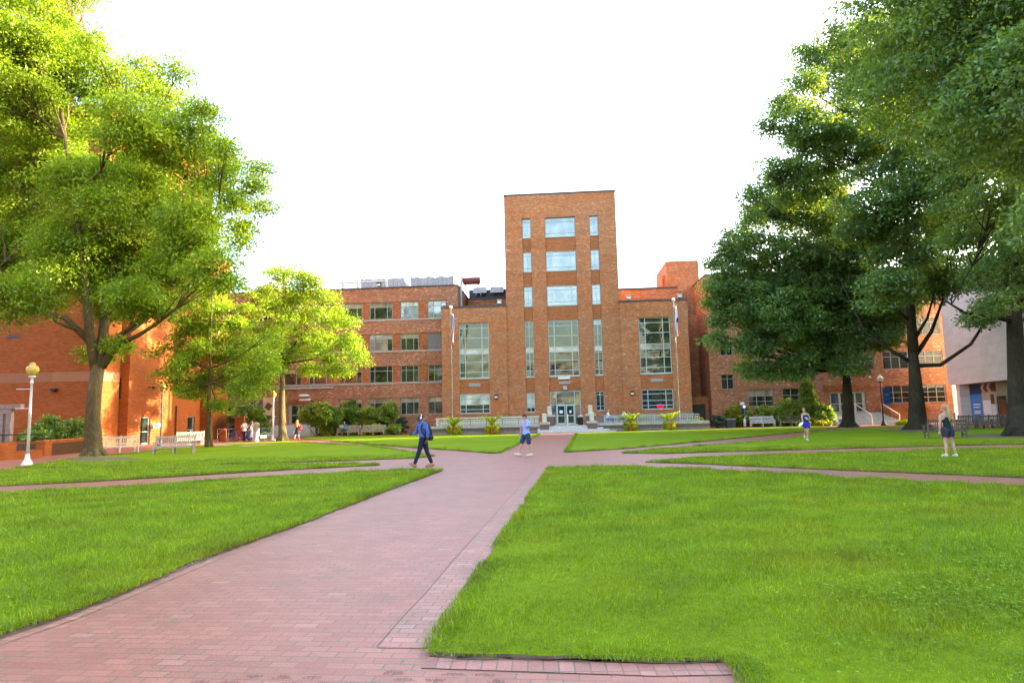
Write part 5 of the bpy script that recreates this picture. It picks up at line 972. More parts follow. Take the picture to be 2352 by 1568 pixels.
# ------------------------------------------------------------------ buildings the windows mirror (behind the viewer)
rb = thing('brick_building', 'sunlit brick building behind the viewer, seen mirrored in the left wing windows', 'building', (-58, 8, 0)); m = MB(); m.box(-8, 10, -26, 22, 0, 17); m.build('wall', M['brick_red'], rb)
rl = thing('stone_building', 'tan stone library with blue glass behind the viewer, mirrored in the tower windows', 'building', (4, -48, 0)); m = MB(); m.box(-24, 24, -12, 0, 0, 15); m.build('wall', M['tan'], rl)
for x in (-17, -6, 5, 16):
    for z in (3, 7.5, 11.5): m = MB(); m.box(x-3.2, x+3.2, 0.02, .2, z-1.4, z+1.2); m.build('window', M['bluebanner'], rl)

# ------------------------------------------------------------------ trees and shrubs
def leaves(name, cl, rad, n_per, ln, wd, mat, parent, flat=.5, droop=.25, up=.35):
    """leaf sprays: cl = cluster centres (k,3)"""
    k = len(cl); N_ = k*n_per; c = np.repeat(cl, n_per, 0); r = np.repeat(rad, n_per)[:, None]
    d = RNG.normal(0, 1, (N_, 3)); d /= np.linalg.norm(d, axis=1)[:, None]; d *= (RNG.uniform(0, 1, N_)**.5)[:, None]
    p = c+d*r*np.array([1, 1, flat]); p[:, 2] -= droop*r[:, 0]*(d[:, 0]**2+d[:, 1]**2)
    ax = d*np.array([1, 1, .4])+RNG.normal(0, .55, (N_, 3)); ax[:, 2] -= .25; ax /= np.linalg.norm(ax, axis=1)[:, None]
    nr = RNG.normal(0, 1, (N_, 3)); nr[:, 2] = np.abs(nr[:, 2])+up; sd_ = np.cross(ax, nr); sd_ /= np.linalg.norm(sd_, axis=1)[:, None]+1e-9
    l = ln*RNG.uniform(.65, 1.3, N_)[:, None]; w_ = wd*RNG.uniform(.7, 1.25, N_)[:, None]; up_ = np.cross(sd_, ax)
    V = np.stack([p, p+ax*l*.45+sd_*w_+up_*l*.08, p+ax*l, p+ax*l*.45-sd_*w_+up_*l*.08], 1)
    return np_mesh(name, V.reshape(-1, 3), np.arange(N_*4), np.full(N_, 4), mat, parent)
def bez(p, q, lift, n=7):
    p = Vector(p); q = Vector(q); mid = p.lerp(q, .45)+Vector((0, 0, lift)); return [(p*(1-t)**2+mid*2*t*(1-t)+q*t*t)+Vector((random.uniform(-.06, .06), random.uniform(-.06, .06), random.uniform(-.05, .05)))*(1 if 0 < t < 1 else 0) for t in [i/(n-1) for i in range(n)]]
def tree(name, label, base, Y, lobes, trunk, rt, bm, lm, ln, n_per, dens_=9.0, crad=.8, spread=4.0, leaders=None, group='trees around the lawns', stems=None, flare=1.7, fill=.55, seed=1, taper=.42):
    """lobes in photo px (x, y, r) at distance Y; trunk = photo px path from base to crown; rt = trunk radius"""
    random.seed(seed); bx, by = base; root = thing(name, label, 'tree', (bx, by, 0), 0, group); O = Vector((bx, by, 0))
    LB = []
    for lx, ly, lr in lobes:
        dy = random.uniform(-spread, spread*(.1 if seed == 11 else 1)); c = Vector(at(lx, ly, Y+dy))-O; LB.append((c, lr*(Y+dy)/1500))
    tb = MB(); pts = [Vector((0, 0, -.1)), Vector((0, 0, .12)), Vector((0, 0, .5))]+[Vector(at(x, y, Y))-O for x, y in trunk]
    n_ = len(pts); top = pts[-1]; rr = [rt*flare*1.12, rt*flare*.95, rt*1.22]+[rt*(1.0-taper*(i/max(1, n_-4))) for i in range(n_-3)]
    # root flare with lobes
    tb.tube(pts, rr, 14)
    for q in range(6):
        a = q*1.047+random.uniform(-.3, .3); tb.tube([(0, 0, .75), (math.cos(a)*rt*1.0, math.sin(a)*rt*1.0, .32), (math.cos(a)*rt*(flare+.5), math.sin(a)*rt*(flare+.5), -.06)], [rt*.55, rt*.5, rt*.2], 7)
    lead = []
    for path, r0 in (leaders or []):
        lp = [Vector(at(x, y, Y+dy))-O for x, y, dy in path]; lead.append((lp, r0)); tb.tube(lp, [r0*(1-.75*i/(len(lp)-1)) for i in range(len(lp))], 9)
    if not lead:
        zt = max(c.z for c, r in LB); lp = [top, top.lerp(Vector((top.x, top.y, zt)), .5), Vector((top.x, top.y, zt))]; lead = [(lp, rt*.55)]; tb.tube(lp, [rt*.58, rt*.3, .04], 9)
    cl, cr = [], []
    for c, r in LB:
        best = None
        for lp, r0 in lead:
            for i in range(len(lp)-1):
                for t in (0, .33, .66):
                    a = lp[i].lerp(lp[i+1], t); d = (c-a).length+1.6*max(0, a.z-(c.z-.35*(c.xy-a.xy).length))
                    f = (i+t)/(len(lp)-1)
                    if best is None or d < best[0]: best = (d, a, r0*(1-.75*f))
        a = best[1]; r1 = min(best[2]*.75, .05+.035*r*1.3+.012*best[0]); path = bez(a, c, -.12*(c-a).length+.1, 7); tb.tube(path, [max(.018, r1*(1-.85*i/6)) for i in range(7)], 6, False)
        k = max(5, int(dens_*r*r)); dv_ = RNG.normal(0, 1, (k, 3)); dv_ /= np.linalg.norm(dv_, axis=1)[:, None]; q = np.array(c)+dv_*(r*RNG.uniform(.15, 1, k)**fill)[:, None]*np.array([1, 1, .92])
        cl.append(q); cr.append(np.full(k, crad)*RNG.uniform(.7, 1.25, k))
        for i in range(0, k, 2):
            j = random.choice((3, 4, 5, 6)); tb.tube(bez(path[j], Vector(q[i]), .12, 4), [.035+.008*r, .028, .02, .012], 4, False)
    tb.build('trunk', bm, root, True)
    leaves('crown', np.concatenate(cl), np.concatenate(cr), n_per, ln, ln*.27, lm, root)
    return root
TREES = {}
TREES['bigL'] = tree('oak_tree', 'large bright green oak with thick forked trunk beside the left wooden benches', gp(214, 1048), 34.6,
    [(60, 60, 105), (165, 125, 72), (30, 200, 120), (150, 250, 100), (262, 190, 62), (215, 100, 35), (300, 285, 88), (372, 215, 52), (400, 330, 85), (462, 280, 50), (492, 395, 70), (560, 440, 48), (90, 380, 120), (220, 410, 110), (340, 440, 100), (440, 500, 85), (545, 530, 40), (60, 540, 100), (180, 560, 95), (300, 580, 90), (395, 640, 70), (40, 680, 72), (110, 650, 60), (245, 680, 62), (345, 700, 50), (490, 620, 58), (236, 800, 30), (270, 790, 22), (-90, 150, 150), (-120, 400, 160), (-80, 620, 115), (100, -80, 140), (-50, -120, 160), (330, 150, 30), (410, 165, 26), (600, 470, 24), (590, 385, 20), (520, 330, 26), (300, 660, 66), (420, 560, 66), (255, 620, 70), (150, 610, 60), (380, 500, 70), (260, 480, 80)],
    [(213, 960), (218, 890), (226, 838)], .36, M['bark'], M['leaf_sun'], .175, 195, 13.0, 1.0, 4.5,
    leaders=[([(222, 850, 0), (206, 760, -.3), (196, 640, -.5), (170, 450, -1), (140, 250, -1)], .30), ([(230, 845, 0), (240, 740, .3), (262, 600, .6), (290, 420, 1), (330, 260, 1)], .30), ([(234, 842, 0), (280, 770, .4), (350, 720, .8), (440, 600, 1), (510, 480, 1)], .24), ([(222, 800, 0), (150, 730, -.6), (40, 700, -1.5), (-80, 600, -2)], .2)], flare=1.55, seed=3, taper=.1)
TREES['young'] = tree('young_oak_tree', 'slim young oak with layered branches between the benches and the red wall', gp(480, 1027), 43.6,
    [(478, 672, 40), (440, 720, 50), (530, 720, 50), (480, 770, 60), (395, 800, 42), (560, 790, 52), (600, 830, 40), (440, 830, 50), (530, 850, 50), (390, 865, 34), (470, 890, 45), (560, 890, 36), (500, 925, 20), (625, 770, 26), (420, 900, 22), (600, 880, 22)],
    [(480, 980), (480, 930), (481, 880)], .17, M['bark'], M['leaf_young'], .18, 150, 9.5, .82, 2.0, flare=1.35, seed=5)
TREES['third'] = tree('young_oak_tree', 'yellow green oak in front of the left wing beside the stair', gp(649, 1013), 54.3,
    [(650, 622, 28), (622, 655, 42), (690, 655, 42), (585, 700, 36), (655, 710, 58), (735, 695, 38), (768, 745, 48), (605, 765, 42), (705, 780, 52), (805, 790, 30), (640, 815, 40), (755, 825, 40), (585, 830, 34), (705, 845, 26), (612, 862, 24), (825, 820, 18), (720, 640, 20), (560, 740, 22), (790, 850, 16)],
    [(648, 950), (648, 900), (650, 845)], .27, M['bark'], M['leaf_young'], .20, 160, 7.2, .95, 2.6, flare=1.6, seed=8,
    leaders=[([(650, 850, 0), (650, 780, 0), (652, 700, 0), (652, 625, 0)], .2), ([(651, 830, 0), (690, 770, -.5), (740, 720, -1), (780, 690, -1)], .1), ([(651, 835, 0), (720, 825, .5), (790, 790, 1)], .1), ([(649, 820, 0), (615, 770, .4), (590, 700, .6)], .09)])
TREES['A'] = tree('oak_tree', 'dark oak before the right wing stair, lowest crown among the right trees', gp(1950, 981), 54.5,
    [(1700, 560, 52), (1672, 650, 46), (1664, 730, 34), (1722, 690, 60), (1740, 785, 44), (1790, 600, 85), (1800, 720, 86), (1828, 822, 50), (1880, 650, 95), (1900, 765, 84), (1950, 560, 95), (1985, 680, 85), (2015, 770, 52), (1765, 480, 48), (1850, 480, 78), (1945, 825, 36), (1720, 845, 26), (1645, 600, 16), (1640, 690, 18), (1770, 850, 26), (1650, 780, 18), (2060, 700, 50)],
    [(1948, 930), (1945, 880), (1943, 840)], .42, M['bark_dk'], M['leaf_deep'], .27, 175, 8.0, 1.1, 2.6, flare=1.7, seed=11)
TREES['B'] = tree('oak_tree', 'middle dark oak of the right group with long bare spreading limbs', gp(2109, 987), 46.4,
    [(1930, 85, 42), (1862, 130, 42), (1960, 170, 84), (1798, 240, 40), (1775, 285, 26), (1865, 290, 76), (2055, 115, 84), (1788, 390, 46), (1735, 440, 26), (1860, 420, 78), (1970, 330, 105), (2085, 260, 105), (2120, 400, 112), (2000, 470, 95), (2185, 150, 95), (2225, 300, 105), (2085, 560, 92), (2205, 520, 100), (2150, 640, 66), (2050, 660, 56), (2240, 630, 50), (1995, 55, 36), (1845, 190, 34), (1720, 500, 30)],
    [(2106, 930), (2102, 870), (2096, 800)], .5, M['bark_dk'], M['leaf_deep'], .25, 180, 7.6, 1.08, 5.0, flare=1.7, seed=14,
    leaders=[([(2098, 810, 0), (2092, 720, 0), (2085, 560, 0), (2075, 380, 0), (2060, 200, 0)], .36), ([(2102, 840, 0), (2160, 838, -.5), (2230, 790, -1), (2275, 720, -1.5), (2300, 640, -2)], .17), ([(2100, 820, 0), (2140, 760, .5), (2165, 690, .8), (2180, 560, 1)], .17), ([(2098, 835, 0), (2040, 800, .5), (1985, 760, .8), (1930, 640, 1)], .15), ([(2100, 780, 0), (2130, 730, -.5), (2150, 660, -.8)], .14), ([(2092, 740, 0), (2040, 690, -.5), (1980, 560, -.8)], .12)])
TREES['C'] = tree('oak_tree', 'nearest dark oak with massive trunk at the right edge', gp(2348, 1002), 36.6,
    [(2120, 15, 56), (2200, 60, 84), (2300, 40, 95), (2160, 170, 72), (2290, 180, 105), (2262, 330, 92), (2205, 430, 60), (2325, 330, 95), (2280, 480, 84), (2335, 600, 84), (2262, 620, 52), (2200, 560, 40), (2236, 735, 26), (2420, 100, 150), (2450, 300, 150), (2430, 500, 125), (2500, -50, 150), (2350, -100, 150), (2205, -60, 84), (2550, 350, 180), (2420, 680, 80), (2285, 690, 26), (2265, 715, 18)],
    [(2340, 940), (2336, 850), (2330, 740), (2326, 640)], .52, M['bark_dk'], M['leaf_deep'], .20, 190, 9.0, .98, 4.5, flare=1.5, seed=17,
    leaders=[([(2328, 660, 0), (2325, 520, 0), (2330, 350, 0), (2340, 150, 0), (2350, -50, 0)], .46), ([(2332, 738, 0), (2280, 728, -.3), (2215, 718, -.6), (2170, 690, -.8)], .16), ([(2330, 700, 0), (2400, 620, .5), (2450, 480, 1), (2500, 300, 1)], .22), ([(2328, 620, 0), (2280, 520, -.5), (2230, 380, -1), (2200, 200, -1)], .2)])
for i, (x, y, src, rz, lab) in enumerate(((29, 19, 'C', 2.1, 'unseen shade oak added just beyond the right edge of the view, nearest one'), (34, 6, 'B', .9, 'second unseen shade oak added beyond the right edge, level with the viewer'))):
    dup(TREES[src], (x, y, 0), rz, lab, 'unseen shade oaks added beyond the right edge')  # added tree copies out of view, put there to shade the near lawns
shade_block = thing('brick_building', 'unseen brick block added beyond the right edge to shade the near lawns', 'building', (56, 0, 0)); m = MB(); m.box(0, 18, -48, 61, 0, 25); m.build('wall', M['brick_red'], shade_block); m = MB(); m.box(-.1, 18.1, -48.1, 61.1, 25, 25.3); m.build('roof', M['roof'], shade_block)  # invented building outside the view, there to block the low sun
# ------------------------------------------------------------------ shrubs
def shrub(label, x0, x1, y0, y1, Y, mat, ln=.16, kind='round', dens_=None, name='shrub', group='shrubs along the buildings', seed=1, zbase=0.0, stem=True):
    """photo box x0..x1, y0 (top)..y1 (bottom) at distance Y"""
    rs = np.random.default_rng(seed); a = at((x0+x1)/2, y1, Y); hw = (x1-x0)/2*Y/1500; h = max(.3, at((x0+x1)/2, y0, Y)[2]-zbase); root = thing(name, label, 'shrub', (a[0], Y, zbase), 0, group)
    k = dens_ or int((18+26*hw*h)*(.62 if kind in ('tree', 'round') else 1)); d = rs.normal(0, 1, (k, 3)); d /= np.linalg.norm(d, axis=1)[:, None]; rr = rs.uniform(.25, 1, k)**.5
    if kind == 'round': p = d*rr[:, None]*np.array([hw*.9, hw*.75, h*.46])+np.array([0, 0, h*.52]); rad = .22+.12*min(hw, h)
    elif kind == 'hedge':
        p = d*rr[:, None]*np.array([hw*.93, hw*.8, h*.47])+np.array([0, 0, h*.5]); rad = .16
    elif kind == 'cone': z = rs.uniform(.05, 1, k); w_ = np.clip(1.05-z, .12, 1)**.7; p = np.column_stack([d[:, 0]*rr*hw*w_, d[:, 1]*rr*hw*w_, z*h*.95]); rad = .3
    elif kind == 'tree': p = d*rr[:, None]*np.array([hw*.95, hw*.75, h*.34])+np.array([0, 0, h*.64]); rad = .3
    else: p = np.column_stack([rs.uniform(-1, 1, k)*hw*.95, rs.uniform(-.8, .8, k)*min(hw, .9), rs.uniform(.15, 1, k)*h*(.75+.25*np.sin(rs.uniform(0, 6, k)))]); rad = .25
    pz = p.copy(); pz[:, 2] = np.maximum(pz[:, 2], .12)
    sb = MB()
    for i in range(7 if stem else 2):
        q = pz[rs.integers(k)]; sb.tube(bez((rs.normal(0, .06), rs.normal(0, .06), -.03), tuple(q), .15, 5), [.045, .035, .028, .02, .012], 5, False)
    sb.build('stem', M['bark'], root)
    leaves('foliage', pz, np.full(k, rad)*rs.uniform(.75, 1.2, k), 75 if kind != 'hedge' else 95, ln, ln*.33, mat, root, .7, .15)
    return root
SH = [
 ('wide layered green shrub behind the bicycle rack', 522, 618, 928, 1003, 63.2, 'shrub', .2, 'tree'), ('low dark yew left of the layered shrub by the bicycles', 524, 558, 972, 1000, 63.8, 'yew', .12, 'round'),
 ('bright green shrub low at the right foot of the layered shrub', 590, 618, 965, 1003, 62.6, 'shrub', .16, 'round'), ('small broad leaved tree shrub right of the left wing stair', 686, 768, 922, 992, 63.5, 'shrub_lt', .22, 'tree'),
 ('sparse green shrub against the brick pier beside the window', 745, 790, 930, 980, 65.0, 'shrub', .2, 'tree'), ('yellowing low plants left of the seated man on the bench', 736, 772, 962, 1002, 65.3, 'shrub_yl', .14, 'patch'),
 ('dark rounded yew behind the seated man', 776, 806, 956, 1000, 66.0, 'yew', .12, 'round'), ('tall open green shrub under the two ground floor windows', 782, 832, 915, 995, 66.2, 'shrub', .2, 'tree'), ('pale spreading shrub in the middle of the bed behind the benches', 822, 872, 930, 990, 66.0, 'shrub_lt', .2, 'tree'), ('tall pale shrub reaching up the brick beside the last pier', 868, 918, 922, 990, 66.0, 'shrub_lt', .2, 'tree'),
 ('dark yew between the pale shrubs and the clipped evergreen', 845, 900, 962, 1000, 66.3, 'yew', .12, 'round'), ('leafy green plants right behind the first middle bench', 778, 832, 970, 1001, 65.5, 'shrub_lt', .14, 'patch'), ('bright fern like plants behind the second middle bench', 832, 886, 968, 1001, 65.2, 'lime', .14, 'patch'),
 ('arching bright green shrub at the end of the second middle bench', 882, 926, 975, 1001, 64.5, 'shrub_lt', .2, 'round'), ('dense clipped dark evergreen next to the bare brick wall', 906, 940, 956, 1000, 65.2, 'yew', .1, 'hedge'),
 ('small yellow green shrub at the right end of the terrace', 1592, 1615, 953, 984, 60.5, 'shrub_yl', .14, 'hedge'), ('clipped round boxwood beside the grey utility box', 1628, 1668, 951, 984, 62.0, 'yew', .1, 'hedge'), ('yellow leaved shrub behind the emergency phone post', 1668, 1730, 925, 982, 64.2, 'shrub_yl', .22, 'round'),
 ('mid green shrub behind the pale bench on the right', 1728, 1786, 930, 980, 64.5, 'shrub_lt', .2, 'round'), ('dark green shrub filling the bed behind both right benches', 1740, 1850, 945, 982, 64.8, 'shrub', .2, 'round'), ('light leaved shrub under the right wing window', 1786, 1842, 915, 975, 64.0, 'shrub_lt', .22, 'round'), ('tall cone shaped evergreen left of the right wing entrance', 1830, 1892, 874, 982, 62.8, 'shrub', .22, 'cone'), ('loose green shrub beside the right wing stair', 1870, 1918, 930, 985, 61.6, 'shrub', .22, 'round'), ('small yellow flowering shrub low by the right stair', 1838, 1890, 965, 985, 60.8, 'shrub_yl', .16, 'patch'),
 ('low green ground plants below the right wing plinth', 2062, 2102, 965, 978, 58.5, 'lime', .16, 'patch')]
for i, (lab, x0, x1, y0, y1, Y, mt, ln, kd) in enumerate(SH): shrub(lab, x0, x1, y0, y1, Y, M[mt], ln, kd, seed=40+i, stem=kd != 'hedge')
for i, (lab, x0, x1, y0, Y) in enumerate((('tall feathery green bush filling the planter bed at left', 70, 150, 958, 42.5), ('feathery green bush in the planter next to the oak trunk', 130, 205, 966, 44.0), ('low green bush at the front of the planter bed', 46, 124, 990, 39.8))): shrub(lab, x0, x1, y0, 1010, Y, M['shrub'], .2, 'round', name='shrub', group='bushes in the brick planter', seed=90+i, zbase=.7)
# palm planters in front of the terrace
def planter(u, lab, seed):
    rs = random.Random(seed); x, y = gp(*u); root = thing('palm_planter', lab, 'planter', (x, y, LZ), rs.uniform(0, 6), 'palm planters before the terrace')
    m = MB(); m.lathe([(.24, 0), (.30, .28), (.36, .55), (.40, .57), (.40, .64), (.36, .64), (.33, .58)], n=18); m.build('pot', M['terracotta'], root, True)
    m = MB()
    nf = 16
    for i in range(nf):
        a = i*2*math.pi/nf+rs.uniform(-.25, .25); L = rs.uniform(1.15, 1.6); el = rs.uniform(.9, 1.4); p = Vector((0, 0, .62)); pts = []
        for q in range(8): t = q/7; pts.append(Vector((math.cos(a)*(L*math.cos(el)*t+.35*t*t*L), math.sin(a)*(L*math.cos(el)*t+.35*t*t*L), .62+L*math.sin(el)*t*1.05-.34*L*t**2.2)))
        m.tube(pts, [.016-.0015*q for q in range(8)], 5)
        for q in range(1, 8):
            for k in (0, .5):
                if q == 7 and k: continue
                b = pts[q] if not k else pts[q].lerp(pts[q+1 if q < 7 else q], k); tg = (pts[q]-pts[q-1]).normalized(); sd_ = tg.cross(Vector((0, 0, 1))).normalized(); ll = .36*(1-abs(q/7-.45))
                for s in (-1, 1):
                    e = b+tg*ll*.62+sd_*s*ll*.7+Vector((0, 0, -.06)); n_ = sd_.cross(tg)*.004; wv = tg*.036; m.add([b-wv, b.lerp(e, .5)-wv*.8+Vector((0, 0, .03)), e, b.lerp(e, .5)+wv*1.6+Vector((0, 0, .03))], [(0, 1, 2, 3)])
    m.build('palm', M['palm'], root)
    k = 46; r2 = np.random.default_rng(seed); a = r2.uniform(0, 6.28, k); z = r2.uniform(.06, .78, k); rr = .40+.16*np.sin(z*3.2)*r2.uniform(.6, 1.1, k); gap = (np.abs(((a-(-1.55-root.rotation_euler[2]) + math.pi) % (2*math.pi))-math.pi) < .38) & (z < .62); sel = ~gap
    leaves('vine', np.column_stack([np.cos(a)*rr, np.sin(a)*rr, z])[sel], np.full(sel.sum(), .15), 26, .11, .042, M['lime'], root, .9, .1)
    return root
for i, (u, lab) in enumerate((((1043.5, 998.5), 'potted palm with lime vines, first from the left end of the terrace'), ((1131, 997), 'potted palm with bare terracotta pot front, left of the steps'), ((1449, 990), 'potted palm with lime vines, just right of the steps'), ((1539.6, 988), 'potted palm with lime vines below the right flagpole'))): planter(u, lab, 5+i)
# ------------------------------------------------------------------ lamps, posts, small furniture
def lamp(name, lab, pos, h, body, globe, rz=0.0, arms=True, group='globe lamp posts', banner=False, sc=1.0):
    root = thing(name, lab, 'lamp post', pos, rz, group); m = MB()
    m.lathe([(.24, 0), (.24, .05), (.2, .1), (.185, .16), (.125, .24), (.1, .36), (.085, .46), (.075, .5)], n=16); m.build('base', body, root, True)
    m = MB(); m.lathe([(.064, .48), (.058, h*.5), (.066, h*.5+.01), (.066, h*.5+.03), (.056, h*.5+.05), (.05, h*.80), (.075, h*.805), (.075, h*.815), (.052, h*.82), (.052, h*.855), (.13, h*.86), (.14, h*.872), (.09, h*.88)], n=14); m.build('post', body, root, True)
    m = MB(); m.lathe([(.15, h*.88), (.16, h*.89), (.2, h*.9), (.245, h*.925), (.25, h*.945), (.225, h*.965), (.14, h*.98), (.11, h*.983), (.13, h*.99), (.1, h*1.0), (.06, h*1.008), (.01, h*1.012)], n=18); m.build('globe', globe, root, True)
    if arms:
        for z in (h*.555, h*.745): m = MB(); m.tube([(-.06, 0, z), (-.62, 0, z+.005)], .016, 6); m.build('banner_arm', body, root)
    return root
lamp('lamp_post', 'white lamp post with amber globe at the left edge of the lawn', (*gp(62, 1069), 0.0), 4.45, M['whitemetal'], M['amber'], .1)
lamp('lamp_post', 'dark slim lamp post in front of the tree shadowed red wall', (*at(369, 1010, 49.0)[:2], 0), 4.7, M['roof'], M['amber'], 0)
lamp('lamp_post', 'pale lamp post with golden globe standing before the left wing stair', (*gp(626, 1011.5), 0.0), 4.1, M['whitemetal'], M['amber'], 0, False)
L4 = lamp('lamp_post', 'black lamp post with frosted lantern at the right wing stair', (*gp(2030, 976.5), 0.0), 4.45, M['black'], M['frost'], 0, False)
m = MB(); m.tube([(.05, 0, 3.35), (.85, 0, 3.35)], .02, 6); m.tube([(.05, 0, 1.9), (.85, 0, 1.9)], .02, 6); m.build('banner_arm', M['black'], L4)
bn = thing('lamp_banner', 'royal blue banner hung from the black lamp post', 'banner', (*gp(2030, 976.5), 0)); m = MB(); m.box(.16, .8, -.012, .012, 1.93, 3.32); m.build('cloth', M['bluebanner'], bn); m = MB()
for z in (2.75, 2.62, 2.3): m.box(.28, .68, -.02, -.012, z, z+.07)
m.build('print_shape', M['bluepanel'], bn)
# emergency phone post
ep = thing('emergency_phone', 'blue lit emergency phone post before the yellow shrub', 'emergency phone', (*gp(1711.5, 980.5), LZ), 0); m = MB(); m.lathe([(.13, 0), (.13, .75), (.13, .8)], n=16); m.build('lower_post', M['white'], ep, True)
m = MB(); m.lathe([(.13, .8), (.14, .82), (.14, 1.72), (.13, 1.76)], n=16); m.build('call_panel', M['black'], ep, True); m = MB(); m.box(-.085, .085, -.16, -.12, .84, 1.0); m.build('call_box', M['greymetal'], ep); m = MB(); m.box(-.04, .04, -.146, -.136, 1.08, 1.66); m.build('lettering', M['bluepanel'], ep)
m = MB(); m.lathe([(.12, 1.76), (.13, 1.78), (.13, 2.0), (.1, 2.06)], n=16); m.build('beacon', emit('blue_beacon', (.05, .05, 1.0), .22), ep, True); m = MB(); m.box(-.32, .02, -.1, .14, 2.08, 2.36); m.build('camera_box', M['white'], ep)
# the beacon face glows white blue
m = MB(); m.ell((0, -.1, 1.9), (.085, .06, .085), 10, 8); m.build('beacon_lamp', emit('beacon_core', (.8, .85, 1.0), .5), ep)
ub = thing('utility_box', 'grey utility box between the boxwood and the phone post', 'utility box', (*at(1678, 983, 62.5)[:2], 0), TH); m = MB(); m.box(-.42, .42, -.3, .3, 0, .78); m.build('cabinet', M['roof'], ub); m = MB(); m.box(-.46, .46, -.34, .34, .78, .85); m.build('lid', M['greymetal'], ub); m = MB(); m.box(-.01, .01, -.306, -.3, .06, .74); m.box(.08, .12, -.33, -.3, .4, .48); m.build('door_handle', M['black'], ub)
def bollard(lab, pos, r, h, mat, cap=False, name='bollard', group='bollards by the bicycles'):
    root = thing(name, lab, 'bollard', (*pos, 0), 0, group); m = MB(); m.lathe([(r*1.05, 0), (r*1.05, .06), (r, .08), (r, h-.12), (r*1.06, h-.11), (r*1.06, h-.07), (r*.95, h-.05)], n=14); m.build('post', mat, root, True); m = MB(); m.lathe([(r*.95, h-.05), (r*.8, h-.01), (r*.4, h+.04), (.01, h+.06)], n=14); m.build('cap', mat, root, True)
bollard('tall pale stone bollard at the lawn edge beside the long haired woman', gp(588, 1013.5), .24, 1.5, M['coping'])
bollard('short orange brick bollard nearest the red wall', at(508, 1012, 55.5)[:2], .17, .9, M['brick_red'])
bollard('short orange brick bollard beside the first parked bicycle', at(514.5, 1012.5, 54.0)[:2], .19, 1.05, M['brick_red'])
for x, lab in ((546, 'brick gate pillar with flat cap behind the bicycles, left one'), (556, 'brick gate pillar with flat cap behind the bicycles, right one')):
    c = thing('gate_pillar', lab, 'pillar', (*at(x, 1005, 58.5)[:2], 0), TH, 'gate pillars behind the bicycles'); m = MB(); m.box(-.2, .2, -.2, .2, 0, 1.95); m.build('shaft', M['brick_red'], c); m = MB(); m.box(-.29, .29, -.29, .29, 1.95, 2.08); m.build('cap', M['brick_band'], c)
bf = thing('railing', 'dark bicycle rack railing between the red wall and the shrub', 'railing', (*at(546, 1004, 59.5)[:2], 0), TH); m = MB()
for z in (1.0, .55): m.tube([(-1.9, 0, z), (3.3, 0, z)], .03, 6)
m.build('rail', M['greymetal'], bf)
for q in range(6): m = MB(); m.tube([(-1.9+q*1.04, 0, 0), (-1.9+q*1.04, 0, 1.02)], .03, 6); m.build('post', M['greymetal'], bf)
gl_ = thing('ground_spotlight', 'small white ground spotlight on the lawn by the tall bollard', 'spotlight', (*gp(604.5, 1013), LZ), .5); m = MB(); m.tube([(0, 0, 0), (0, 0, .22)], .03, 6); m.build('stake', M['black'], gl_); m = MB(); m.box(-.26, .26, -.12, .12, .22, .46); m.build('housing', M['whitemetal'], gl_)
ws = thing('sandwich_board', 'small white paper sign standing on the left wing stair', 'sign', W(-26.6, -.1, .14), TH); m = MB(); m.beam((-.15, 0, 0), (-.15, .1, .75), .03, .03); m.beam((.15, 0, 0), (.15, .1, .75), .03, .03); m.build('leg', M['whitemetal'], ws); m = MB(); m.box(-.2, .2, .02, .04, .28, .8); m.build('board', M['white'], ws); m = MB(); m.box(-.15, .15, .01, .018, .34, .5); m.build('print_shape', M['bluepanel'], ws)
wn_ = thing('notice_board', 'pale notice board on posts behind the pale lamp post', 'notice board', (*at(616, 1000, 63.0)[:2], 0), TH); m = MB(); m.box(-.55, .55, -.05, .05, 2.15, 3.85); m.build('panel', M['tan'], wn_); m = MB(); m.box(-.3, .3, -.06, -.05, 2.8, 3.4, Matrix.Translation((0, 0, 3.0)) @ Matrix.Rotation(.6, 4, 'Y') @ Matrix.Translation((0, 0, -3.1))); m.build('print_shape', M['brown_print'], wn_)
for x in (-.5, .5): m = MB(); m.tube([(x, .06, 0), (x, .06, 3.8)], .03, 6); m.build('post', M['greymetal'], wn_)
ys = thing('yard_sign', 'small blue and white yard sign leaning on the right wing stair', 'sign', (*at(1935, 968, 60.6)[:2], 0), 0); m = MB(); m.box(-.4, .4, 0, .03, .25, .85); m.build('board', M['white'], ys); m = MB(); m.box(-.36, .36, -.008, 0, .32, .6); m.build('print_shape', M['bluepanel'], ys)
for x in (-.3, .3): m = MB(); m.tube([(x, .05, 0), (x, .05, .6)], .015, 5); m.build('leg', M['greymetal'], ys)
